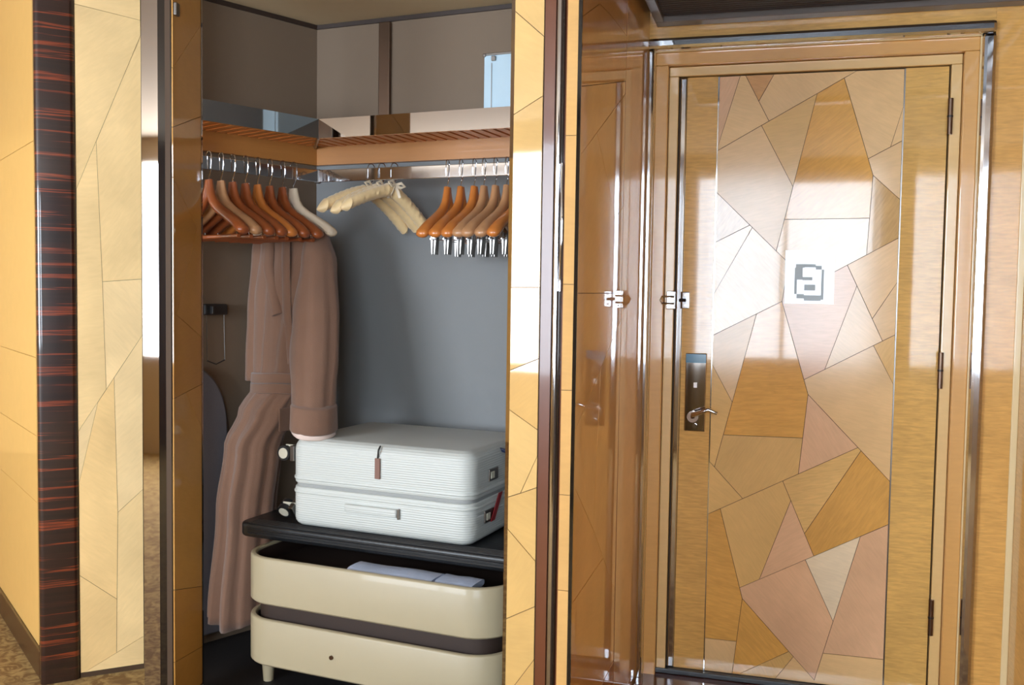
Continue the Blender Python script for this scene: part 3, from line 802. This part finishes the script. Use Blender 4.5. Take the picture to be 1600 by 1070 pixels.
def wood_hanger(label, group, m, kind):
    h = empty('wooden_hanger', label=label, cat='hanger', group=group)
    arm_mesh(0.215, 0.178).build('body', m, h, smooth=True)
    hook_mesh(Z_RT - NECK + 0.002).build('hook', 'chrome', h, smooth=True)
    if kind == 'bar':
        MB().tube([(-0.19, 0, -0.2), (0.19, 0, -0.2)], 0.0075, 10).build('trouser_bar', 'hanger_wood_red', h, smooth=True)
        for s in (-1, 1): MB().tube([(s * 0.18, 0, -0.165), (s * 0.18, 0, -0.204)], 0.004, 8).build('bar_peg', 'chrome', h, smooth=True)
    else:
        MB().tube([(-0.15, 0, -0.195), (0.15, 0, -0.195)], 0.0025, 8).build('clip_bar', 'chrome', h, smooth=True)
        MB().tube([(-0.14, 0, -0.145), (-0.14, 0, -0.195)], 0.002, 6).build('bar_wire', 'chrome', h)
        MB().tube([(0.14, 0, -0.145), (0.14, 0, -0.195)], 0.002, 6).build('bar_wire', 'chrome', h)
        for s in (-1, 1):
            c = empty('clip', None); c.parent = h; c.location = (s * 0.11, 0, -0.195)
            for q in (-1, 1):
                MB().add([(-0.013, 0.002 * q, 0.018), (0.013, 0.002 * q, 0.018), (0.016, 0.003 * q, -0.052), (-0.016, 0.003 * q, -0.052),
                          (-0.013, 0.012 * q + 0.0, 0.024), (0.013, 0.012 * q, 0.024), (0.016, 0.006 * q, -0.054), (-0.016, 0.006 * q, -0.054)],
                         [(0, 1, 2, 3), (4, 7, 6, 5), (0, 4, 5, 1), (1, 5, 6, 2), (2, 6, 7, 3), (3, 7, 4, 0)]).build('jaw', 'steel', c)
            MB().tube([(-0.015, 0, 0.004), (0.015, 0, 0.004)], 0.006, 8).build('spring', 'chrome', c)
    return h
def put(h, fr_, x, rz, sway=0.0):
    h.location = fr_.w(x, -SH - 0.002, NECK); h.rotation_euler = (0, sway, fr_.a + rz)
ORD = ['first', 'second', 'third', 'fourth', 'fifth', 'sixth', 'seventh', 'eighth']
LEFT_PX = [326, 345, 363, 383, 402, 421, 441]
first = None; LEFT_X = []
for k, px in enumerate(LEFT_PX):
    x = FL.loc(hit(px, 262, FL.w(0, -SH), FL.y))[0]; LEFT_X.append(x)
    lab = '%s dark wooden hanger from the left on the rail along the left closet wall' % ORD[k]
    if k == 1: lab = 'second, paler wooden hanger from the left on the left closet rail'
    if first is None:
        h = first = wood_hanger(lab, 'wooden hangers on the left closet rail', 'hanger_wood_red', 'bar')
    else:
        h = copy_tree(first)
        h['label'] = lab
    if k in (1, 4):
        b = [c for c in h.children if c.name.startswith('body')][0]
        b.data = b.data.copy(); b.data.materials[0] = MATS['hanger_wood_pale' if k == 1 else 'hanger_wood']
    put(h, FL, x, R(-90) + R(random.uniform(-2, 2)), 0)
X_ROBE = FL.loc(hit(458, 262, FL.w(0, -SH), FL.y))[0]
iv = empty('padded_hanger', label='ivory hanger holding up the dusty pink robe near the closet corner', cat='hanger')
arm_mesh(0.185, 0.165, 1.1).build('body', 'hanger_ivory', iv, smooth=True)
hook_mesh(Z_RT - NECK + 0.002).build('hook', 'chrome', iv, smooth=True)
put(iv, FL, X_ROBE, R(-90) + R(12))

RIGHT = [(700, 12), (721, 10), (742, 4), (757, 3), (775, 2), (793, 0), (812, 0)]
first = None
for k, (px, a) in enumerate(RIGHT):
    x = FC.loc(hit(px, 262, FC.w(0, -SH), FC.y))[0]
    lab = '%s from left of the wooden clip hangers on the back rail' % ORD[k]
    if first is None:
        h = first = wood_hanger(lab, 'wooden clip hangers on the back rail', 'hanger_wood', 'clip')
    else:
        h = copy_tree(first); h['label'] = lab
    if k in (3, 4, 5):
        b = [c for c in h.children if c.name.startswith('body')][0]
        b.data = b.data.copy(); b.data.materials[0] = MATS['hanger_wood_pale']
    put(h, FC, x, R(90) + R(random.uniform(-2, 2)) + R(a) * 0.4, 0)

# padded satin hangers
def satin_hanger(label):
    h = empty('satin_hanger', label=label, cat='hanger', group='padded satin hangers on the back rail')
    m = MB(); rings = []; n = 14; N_ = 46
    for i in range(N_ + 1):
        t = i / N_ * 2 - 1
        x = 0.205 * t; zz = -0.005 - 0.115 * abs(t) ** 1.35
        r = 0.027 * (1 - 0.85 * max(0, abs(t) - 0.9) / 0.1) * (1 + 0.07 * math.sin(i * 2.6)) * (1 - 0.25 * math.exp(-(t / 0.06) ** 2))
        rings.append([(x, r * math.cos(2 * math.pi * k / n), zz + r * 0.95 * math.sin(2 * math.pi * k / n)) for k in range(n)])
    m.loft(rings); m.build('padded_body', 'satin', h, smooth=True)
    hook_mesh(Z_RT - NECK + 0.002).build('hook', 'chrome', h, smooth=True)
    bw = MB()
    for s in (-1, 1):
        bw.tube([(0, -0.02, 0.015), (s * 0.02, -0.03, 0.026), (s * 0.038, -0.03, 0.018), (s * 0.02, -0.03, 0.008), (0, -0.02, 0.012)], [(0.003, 0.006)] * 5, 6)
        bw.tube([(0, -0.022, 0.012), (s * 0.012, -0.032, -0.012), (s * 0.02, -0.034, -0.03)], [(0.002, 0.006)] * 3, 6)
    bw.build('ribbon_bow', 'satin_ribbon', h, smooth=True)
    return h
SAT = [(576, 58, 'leftmost cream satin padded hanger on the back rail'), (594, 60, 'middle cream satin padded hanger on the back rail'), (612, 59, 'right cream satin padded hanger of three on the back rail')]
for k, (px, wa, lab) in enumerate(SAT):
    if k == 0: h = s0 = satin_hanger(lab)
    else: h = copy_tree(s0); h['label'] = lab
    x = FC.loc(hit(px, 262, FC.w(0, -SH), FC.y))[0]
    h.location = FC.w(x, -SH - 0.002, NECK); h.rotation_euler = (0, R((9, 7, 10)[k]), R(wa))

S_F = -0.64                                            # suitcase front plane in the closet frame
xf = lambda px, py, y: FC.loc(hit(px, py, FC.w(0, y), FC.y))[0]
Z_SUIT = zat(FC.w(xf(700, 705, S_F), S_F), 705)         # top of the suitcase
# ---- robe on the ivory hanger
def interp(tab, z):
    for (a, b) in zip(tab, tab[1:]):
        if a[0] >= z >= b[0]:
            t = (a[0] - z) / (a[0] - b[0]); t = t * t * (3 - 2 * t)
            return [u + (v - u) * t for u, v in zip(a[1:], b[1:])]
    return tab[0][1:] if z > tab[0][0] else tab[-1][1:]
rb = empty('bathrobe', FL, loc=(X_ROBE, -SH, 0), label='dusty pink belted bathrobe on the ivory hanger in the closet corner', cat='robe')
# local: x along the wall (towards corner +), y towards the wall +, near shoulder at y < 0
ZS = NECK + 0.024
BODY = [(ZS - 0.125, 0, 0, .07, .045, 0), (ZS - 0.15, 0, 0, .115, .055, 0.02), (ZS - 0.18, 0, -.0, .155, .06, 0.06), (ZS - 0.23, 0, -.005, .185, .068, 0.10), (ZS - 0.45, -.01, -.005, .185, .085, 0.18),
        (1.12, -.03, 0.01, .15, .075, .16), (1.03, -.05, .02, .125, .065, .08), (0.93, -.08, .05, .12, .085, .14), (0.8, -.12, .075, .105, .10, .18), (0.55, -.145, .085, .105, .105, .2), (0.14, -.165, .085, .108, .125, .22)]
rings = []; n = 72; NZ = 46
for i in range(NZ + 1):
    z = BODY[0][0] + (BODY[-1][0] - BODY[0][0]) * i / NZ
    cx, cy, a, b, f = interp(BODY, z); ring = []
    for k in range(n):
        th_ = 2 * math.pi * k / n
        fo = 1 + f * (0.6 * math.sin(9 * th_ + 0.6 * math.sin(z * 3)) + 0.4 * math.sin(5 * th_ + 1.3 + z * 1.1) + 0.25 * math.sin(17 * th_ + z * 2))
        ring.append((cx + b * fo * math.cos(th_), cy + a * (1 + (fo - 1) * 0.5) * math.sin(th_), z + (0.012 * math.sin(3 * th_) if i == NZ else 0)))
    rings.append(ring)
MB().loft(rings).build('body', 'robe', rb, smooth='all')
def sleeve(tab, z_end, fold):
    rings = []; n = 40; NZ = 30
    for i in range(NZ + 1):
        z = tab[0][0] + (z_end - tab[0][0]) * i / NZ
        cx, cy, a, b = interp(tab, z); ring = []
        for k in range(n):
            th_ = 2 * math.pi * k / n
            fo = 1 + fold * min(1, i / 8) * (0.6 * math.sin(6 * th_ + z * 2) + 0.4 * math.sin(11 * th_ + 2 * z + 1))
            ring.append((cx + b * fo * math.cos(th_), cy + a * fo * math.sin(th_), z))
        rings.append(ring)
    return MB().loft(rings)
SL_END = Z_SUIT + 0.03
NEAR = [(ZS - 0.19, 0.0, -.150, .03, .05), (1.5, 0.0, -.165, .06, .068), (1.3, -0.03, -.185, .098, .078), (1.15, -0.06, -.215, .102, .08), (1.04, -0.09, -.255, .084, .078), (SL_END, -0.12, -.295, .078, .075)]
s1 = sleeve(NEAR, SL_END, 0.07).build('sleeve', 'robe', rb, smooth='all')
cx, cy, a, b = NEAR[-1][1:]
rings = []
for z, sc in ((SL_END + 0.085, 1.03), (SL_END + 0.08, 1.07), (SL_END + 0.0, 1.10), (SL_END - 0.006, 1.06)):
    rings.append([(cx + b * sc * math.cos(t) * (1 + .03 * math.sin(5 * t)), cy + a * sc * math.sin(t), z + 0.012 * math.sin(t + 0.6)) for t in [2 * math.pi * k / 40 for k in range(40)]])
MB().loft(rings).build('cuff', 'robe', s1, smooth='all')
rings = []
for z, sc in ((SL_END + 0.0, 1.0), (SL_END - 0.018, 1.03), (SL_END - 0.022, 0.96)):
    rings.append([(cx + b * sc * math.cos(t) * (1 + .05 * math.sin(4 * t)), cy + a * sc * math.sin(t), z + 0.014 * math.sin(t + 0.6)) for t in [2 * math.pi * k / 40 for k in range(40)]])
MB().loft(rings).build('lining', 'robe_lining', s1, smooth='all')
FAR = [(ZS - 0.18, 0.0, .175, .035, .05), (ZS - 0.27, -0.0, .18, .045, .055), (1.3, -0.02, .17, .05, .06), (1.12, -.03, .16, .055, .065), (1.02, -0.035, .155, .055, .065)]
s2 = sleeve(FAR, 1.04, 0.07).build('sleeve', 'robe', rb, smooth='all')
# belt: two wraps, knot, hanging ends
bt = empty('belt', None); bt.parent = rb
for zc in (1.06, 1.022):
    rings = []; n = 60
    for dz, o_ in ((0.019, 0.004), (0.017, 0.011), (-0.017, 0.012), (-0.019, 0.004)):
        ring = []
        for k in range(n):
            th_ = 2 * math.pi * k / n; cx, cy, a, b, f = interp(BODY, zc)
            ring.append((cx + (b * 1.07 + o_) * math.cos(th_), cy + (a * 1.05 + o_) * math.sin(th_), zc + dz + 0.006 * math.sin(2 * th_)))
        rings.append(ring)
    MB().loft(rings).build('belt_wrap', 'robe', bt, smooth=True)
MB().tube([(-.055, -.115, 1.07), (-.06, -.135, 1.05), (-.065, -.132, 1.02), (-.06, -.115, 1.0)], [(0.018, .012), (.03, .02), (.028, .02), (.015, .01)], 12).build('belt_knot', 'robe', bt, smooth=True)
for dx_, ze in ((-0.02, 0.93), (0.02, 0.915)):
    MB().tube([(-.05 + dx_ * .4, -.14, 1.02), (-.055 + dx_, -.145, 0.98), (-.065 + dx_, -.142, (ze + 1) / 2 - 0.015), (-.07 + dx_, -.13, ze)], [(0.014, .006)] * 4, 8).build('belt_end', 'robe', bt, smooth=True)
MB().slab(-0.075, 0.0, -0.006, 0.0, 0.0, 0.085, 0.002, 0.002).build('pocket', 'robe', rb).location = (-.045, -.082, 0.87)
# shawl collar
MB().tube([(-.075, -.10, 1.12), (-.095, -.10, 1.3), (-.09, -.085, 1.48), (-.065, -.05, ZS - 0.13), (-.045, .0, ZS - 0.122), (-.065, .05, ZS - 0.13), (-.09, .03, 1.48), (-.098, -.04, 1.3)], [(0.022, .012)] * 8, 10).build('collar', 'robe', rb, smooth=True)

# ---- ironing board with its wall holder
bx_r = FL.loc(hit(352, 600, FL.w(0, -0.03), FL.y))[0]
zt_ = zat(FL.w(bx_r - 0.1, -0.03), 572)
ib_ = empty('ironing_board', FL, loc=(bx_r - 0.15, 0, 0), label='grey covered ironing board hanging on the left closet wall', cat='ironing board')
def board_outline(off=0.0):
    p = []
    for k in range(25):
        a_ = R(180 * k / 24); p.append(((0.15 + off) * math.cos(a_), zt_ - 0.24 + (0.24 + off) * math.sin(a_)))
    return p + [(-0.15 - off, 0.06 - off), (0.15 + off, 0.06 - off)]
def upright(mb, poly, y0, y1):
    n = len(poly)
    return mb.add([(x, y0, z) for x, z in poly] + [(x, y1, z) for x, z in poly], [tuple(range(n)), tuple(range(2 * n - 1, n - 1, -1))] + [(i, n + i, n + (i + 1) % n, (i + 1) % n) for i in range(n)])
upright(MB(), board_outline(), -0.05, -0.022).build('padded_cover', 'board_cover', ib_, bevel=0.008)
upright(MB(), board_outline(-0.006), -0.0215, -0.016).build('base_plate', 'steel', ib_)
MB().tube([(0.10, -0.012, 0.08), (-0.10, -0.012, zt_ - 0.3)], 0.008, 8).build('folded_leg', 'steel', ib_)
MB().tube([(-0.10, -0.012, 0.08), (0.10, -0.012, zt_ - 0.3)], 0.008, 8).build('folded_leg', 'steel', ib_)
hk0, hz0 = FL.pix(316, 492, -0.02); hk1, hz1_ = FL.pix(352, 478, -0.02)
wh = empty('wall_hook', FL, label='black board holder with wire arms on the left closet wall', cat='hook')
box('bracket', 'dark_plastic', wh, hk0, hk1, -0.04, -0.001, hz0, hz1_ + 0.008, 0.006)
MB().box(hk0 + 0.02, hk0 + 0.03, -0.06, -0.04, hz0 + 0.004, hz1_).build('prong', 'dark_plastic', wh, bevel=0.002)
for xx in (hk0 + 0.012, hk1 - 0.012):
    MB().tube([(xx, -0.03, hz0), (xx, -0.035, zt_ + 0.02)], 0.0015, 6).build('wire', 'steel', wh)
MB().tube([(hk0 + 0.012, -0.035, zt_ + 0.02), ((hk0 + hk1) / 2, -0.035, zt_ + 0.005), (hk1 - 0.012, -0.035, zt_ + 0.02)], 0.0025, 6).build('wire', 'dark_plastic', wh)

# ---- drawer cabinet
S_F = -0.64                                            # suitcase front plane in the closet frame
D_F = -0.80                                            # drawer front plane
xf = lambda px, py, y: FC.loc(hit(px, py, FC.w(0, y), FC.y))[0]
X_L = xf(396, 930, D_F + 0.1) - 0.0; X_RT = xf(790, 960, D_F) - 0.02
p7 = FC.w(xf(740, 920, D_F), D_F); p4 = FC.w(xf(470, 880, D_F), D_F)
rim = zat(p7, 921); ub = zat(p7, 1001); lt = zat(p7, 1027); lb_ = zat(p4, 1052)
Z_TRAY = zat(FC.w(xf(733, 855, S_F), S_F), 857)
cb = empty('drawer_cabinet', FC, label='cream two-drawer closet cabinet with rounded corners and black ribbed top', cat='cabinet')
def drawer(z0, z1, name, bottom=True):
    m = MB(); r = 0.13; seg = 10
    def loop(ins, z):
        rr = r - ins; out = []
        for cx, cy, a0 in ((X_RT - r, -0.06 - r, 0), (X_L + r, -0.06 - r, 90), (X_L + r, D_F + r, 180), (X_RT - r, D_F + r, 270)):
            for k in range(seg + 1):
                a = R(a0 + 90 * k / seg); out.append((cx + rr * math.cos(a), cy + rr * math.sin(a), z))
        return out
    rings = [loop(0.006, z0), loop(0.0, z0 + 0.006), loop(0.0, z1 - 0.006), loop(0.002, z1 - 0.002), loop(0.006, z1), loop(0.016, z1), loop(0.02, z1 - 0.004), loop(0.022, z0 + 0.02)]
    m.loft(rings)
    o = m.build(name, 'cream_lacquer', cb, smooth=True)
    ln = MB().loft([loop(0.0225, z0 + 0.021), loop(0.0225, z1 - 0.008), loop(0.0265, z1 - 0.008), loop(0.0265, z0 + 0.024)]).build('lining', 'drawer_inside', o, smooth=True)
    return o
d1 = drawer(ub, rim, 'drawer'); d2 = drawer(lb_, lt, 'drawer')
kx_, kz_ = FC.pix(518, 1027, D_F)
MB().disc((kx_, D_F - 0.002, kz_), (0, 1, 0), 0.007, 0.006).build('keyhole', 'bronze', d2, smooth=True)
MB().slab(X_L + 0.035, X_RT - 0.035, D_F + 0.035, -0.09, lt - 0.05, ub + 0.05, 0.09, 0.002).build('divider', 'drawer_inside', cb, smooth=True)
for lx_ in (X_L + 0.05, X_RT - 0.07):
    for ly in (D_F + 0.12, -0.14):
        MB().tube([(lx_, ly, 0.012), (lx_, ly, lb_ + 0.01)], [0.018, 0.026], 12).build('leg', 'cream_lacquer', cb, smooth=True)
T_X0 = xf(392, 828, S_F + 0.05); T_X1 = X_RT + 0.06
T_Y0 = S_F - 0.03
TB = Z_TRAY - 0.055
tp = MB().slab(T_X0, T_X1, T_Y0, -0.02, TB, Z_TRAY - 0.003, 0.045, 0.014).build('ribbed_top', 'rubber', cb, smooth=True)
for k in range(6):
    y = T_Y0 + 0.006 + 0.011 * k
    MB().tube([(T_X0 + 0.05, y, Z_TRAY - 0.004), (T_X1 - 0.05, y, Z_TRAY - 0.004)], 0.0035, 6).build('rib', 'rubber', tp, smooth=True)
for k in range(2):
    z = TB + 0.016 + 0.018 * k
    MB().tube([(T_X0 + 0.05, T_Y0 - 0.0005, z), (T_X1 - 0.05, T_Y0 - 0.0005, z)], 0.004, 6).build('rib', 'rubber', tp, smooth=True)
# posts that carry the top
for px_ in (T_X0 + 0.09, T_X1 - 0.09):
    box('post', 'drawer_inside', cb, px_ - 0.03, px_ + 0.03, -0.22, -0.10, ub + 0.022, TB, 0.003)

# folded cloths in the upper drawer
def cloth(name, px0, px1, rows, label):
    yb = D_F + 0.035
    xa = xf(px0, rows, yb); xb = xf(px1, rows, yb); zt2 = rim - 0.008
    root = empty(name, FC, loc=(xa, yb, zt2 - 0.05), label=label, cat='cloth', group='folded cloths in the open drawer')
    L_ = xb - xa
    for k in range(2):
        rings = []
        for i in range(13):
            t = i / 12; ring = []
            w = 0.052 - 0.002 * k
            for j in range(16):
                a = 2 * math.pi * j / 16; c, s_ = math.cos(a), math.sin(a)
                cc_ = abs(c) ** 0.5 * (1 if c > 0 else -1); ss_ = abs(s_) ** 0.6 * (1 if s_ > 0 else -1)
                ring.append((L_ * t, 0.056 + w * cc_, 0.014 + 0.027 * k + 0.0125 * ss_ * (1 + 0.12 * math.sin(t * 9 + k * 2))))
            rings.append(ring)
        MB().loft(rings).build('fold', 'cloth_blue', root, smooth=True)
    return root
cloth('folded_cloth', 540, 672, 885, 'long folded pale blue cloth lying in the open upper drawer')
cloth('folded_cloth', 677, 735, 905, 'short folded pale blue cloth at the right in the upper drawer')
MB().slab(X_L + 0.03, X_RT - 0.03, D_F + 0.03, -0.09, rim - 0.075, rim - 0.0595, 0.1, 0.001).build('drawer_floor', 'drawer_inside', d1)

# ---- suitcase
xs0 = xf(452, 760, S_F); xs1 = xf(737, 780, S_F)
ZB = Z_TRAY + 0.001
Z_ST = Z_SUIT
Lx = xs1 - xs0; Ly = 0.52; Hz = Z_ST - ZB; hm = Hz * 0.47
sc = empty('suitcase', FC, loc=(xs0, S_F, ZB), label='white ribbed hard-shell suitcase lying flat on the black cabinet top', cat='suitcase')
MB().slab(0, Lx, 0, Ly, 0.0, hm - 0.006, 0.055, 0.006, 8, 0.03).build('lower_shell', 'suitcase_shell', sc, smooth=True)
MB().slab(0, Lx, 0, Ly, hm + 0.006, Hz, 0.055, 0.04, 8, 0.006).build('upper_shell', 'suitcase_shell', sc, smooth=True)
MB().slab(0.006, Lx - 0.006, 0.006, Ly - 0.006, hm - 0.012, hm + 0.012, 0.05, 0.002, 8).build('seam_frame', 'seam_grey', sc, smooth=True)
MB().slab(-0.003, Lx + 0.003, -0.003, Ly + 0.003, hm - 0.03, hm - 0.018, 0.056, 0.004, 8).build('seam_rim', 'suitcase_shell', sc, smooth=True)
MB().slab(-0.003, Lx + 0.003, -0.003, Ly + 0.003, hm + 0.018, hm + 0.03, 0.056, 0.004, 8).build('seam_rim', 'suitcase_shell', sc, smooth=True)
sx0 = xf(540, 795, S_F) - xs0; sx1 = xf(622, 802, S_F) - xs0; shz = zat(FC.w(xs0 + sx1, S_F), 802) - ZB
hd = MB().slab(sx0, sx1, -0.014, 0.004, shz - 0.014, shz + 0.014, 0.008, 0.005, 4).build('side_handle', 'suitcase_shell', sc, smooth=True)
box('end_cap', 'steel', hd, sx1 + 0.001, sx1 + 0.008, -0.01, 0.002, shz - 0.02, shz + 0.016, 0.002)
tx = xf(591, 725, S_F) - xs0; tz0 = zat(FC.w(xs0 + tx, S_F), 748) - ZB; tz1 = zat(FC.w(xs0 + tx, S_F), 703) - ZB
tgo = box('luggage_tag', 'leather_tag', sc, tx - 0.01, tx + 0.01, -0.008, -0.001, tz0, tz0 + (tz1 - tz0) * 0.72, 0.002); tgo['label'] = 'brown leather tag'
MB().tube([(tx, -0.004, tz0 + (tz1 - tz0) * 0.7), (tx + 0.004, -0.006, tz1), (tx + 0.002, 0.01, tz1 + 0.012)], 0.003, 6).build('tag_strap', 'dark_plastic', tgo)
for zc, yc, tilt in ((Hz - 0.065, 0.055, 0), (0.045, 0.055, 35), (Hz - 0.055, Ly - 0.055, 0), (0.05, Ly - 0.055, 20)):
    w = empty('wheel', None); w.parent = sc; w.location = (-0.05, yc, zc); w.rotation_euler = (R(tilt), 0, R(0))
    for dy in (-0.013, 0.013):
        MB().disc((0, dy, 0), (0, 1, 0), 0.027, 0.017, 24).build('tyre', 'rubber', w, smooth=True)
        MB().disc((0, dy + (0.009 if dy > 0 else -0.009), 0), (0, 1, 0), 0.019, 0.004, 20).build('hub', 'wheel_cream', w, smooth=True)
    box('fork', 'wheel_cream', w, -0.004, 0.049, -0.0035, 0.0035, -0.016, 0.03, 0.002)
    box('mount', 'steel', w, 0.03, 0.0485, -0.026, 0.026, -0.026, 0.03, 0.003)
# right end: locks, carrying handle, red tag
for yc, zc, nm in ((0.15, hm + 0.07, 'lock'), (0.12, hm - 0.065, 'latch')):
    l = box(nm, 'steel', sc, Lx, Lx + 0.006, yc - 0.025, yc + 0.05, zc - 0.02, zc + 0.022, 0.003)
    box('button', 'wheel_cream', l, Lx + 0.006, Lx + 0.009, yc - 0.015, yc + 0.012, zc - 0.011, zc + 0.012, 0.001)
rt = MB().add([(Lx + 0.009, 0.13, hm - 0.085), (Lx + 0.012, 0.13, hm - 0.085), (Lx + 0.012, 0.16, hm - 0.085), (Lx + 0.009, 0.16, hm - 0.085),
               (Lx + 0.007, 0.2, hm + 0.0), (Lx + 0.010, 0.2, hm + 0.0), (Lx + 0.010, 0.23, hm + 0.0), (Lx + 0.007, 0.23, hm + 0.0)],
              [(3, 2, 1, 0), (4, 5, 6, 7), (0, 1, 5, 4), (1, 2, 6, 5), (2, 3, 7, 6), (3, 0, 4, 7)]).build('red_tag', 'red_tape', sc); rt['label'] = 'red paper tag on the latch'
MB().tube([(Lx - 0.02, 0.24, Hz - 0.02), (Lx + 0.015, 0.25, Hz - 0.03), (Lx + 0.015, 0.31, Hz - 0.03), (Lx - 0.02, 0.32, Hz - 0.02)], 0.007, 8).build('carrying_handle', 'navy_strap', sc, smooth=True)

# ---- pale blue metal case on the shelf
yc0 = -SH + 0.02
xc0, zc0 = FC.pix(753, 163, yc0); xc1 = FC.pix(806, 80, yc0)[0] + 0.12; zc1 = FC.pix(753, 84, yc0)[1]
kc = empty('metal_case', FC, loc=(xc0, yc0, Z_FB + 0.029), label='pale blue metal case with steel corners on the closet shelf', cat='case')
Hc = zc1 - (Z_FB + 0.029); Lc = xc1 - xc0; Dc = 0.2
MB().box(0.004, Lc - 0.004, 0.004, Dc - 0.004, 0.004, Hc - 0.004).build('shell', 'case_blue', kc, bevel=0.004)
for x in (0, Lc - 0.012):
    for y in (0, Dc - 0.012):
        for z in (0, Hc - 0.012): box('corner', 'steel', kc, x, x + 0.012, y, y + 0.012, z, z + 0.012, 0.003)
box('lid_edge', 'steel', kc, 0.0125, Lc - 0.0125, 0.0, 0.008, Hc - 0.008, Hc, 0.002)
for z in (Hc - 0.022, 0.014):
    lt_ = box('latch', 'steel', kc, 0.036, 0.052, -0.005, 0.004, z - 0.007, z + 0.011, 0.002)
box('edge_bead', 'steel', kc, 0.0345, 0.0365, 0.001, 0.004, 0.03, Hc - 0.035)
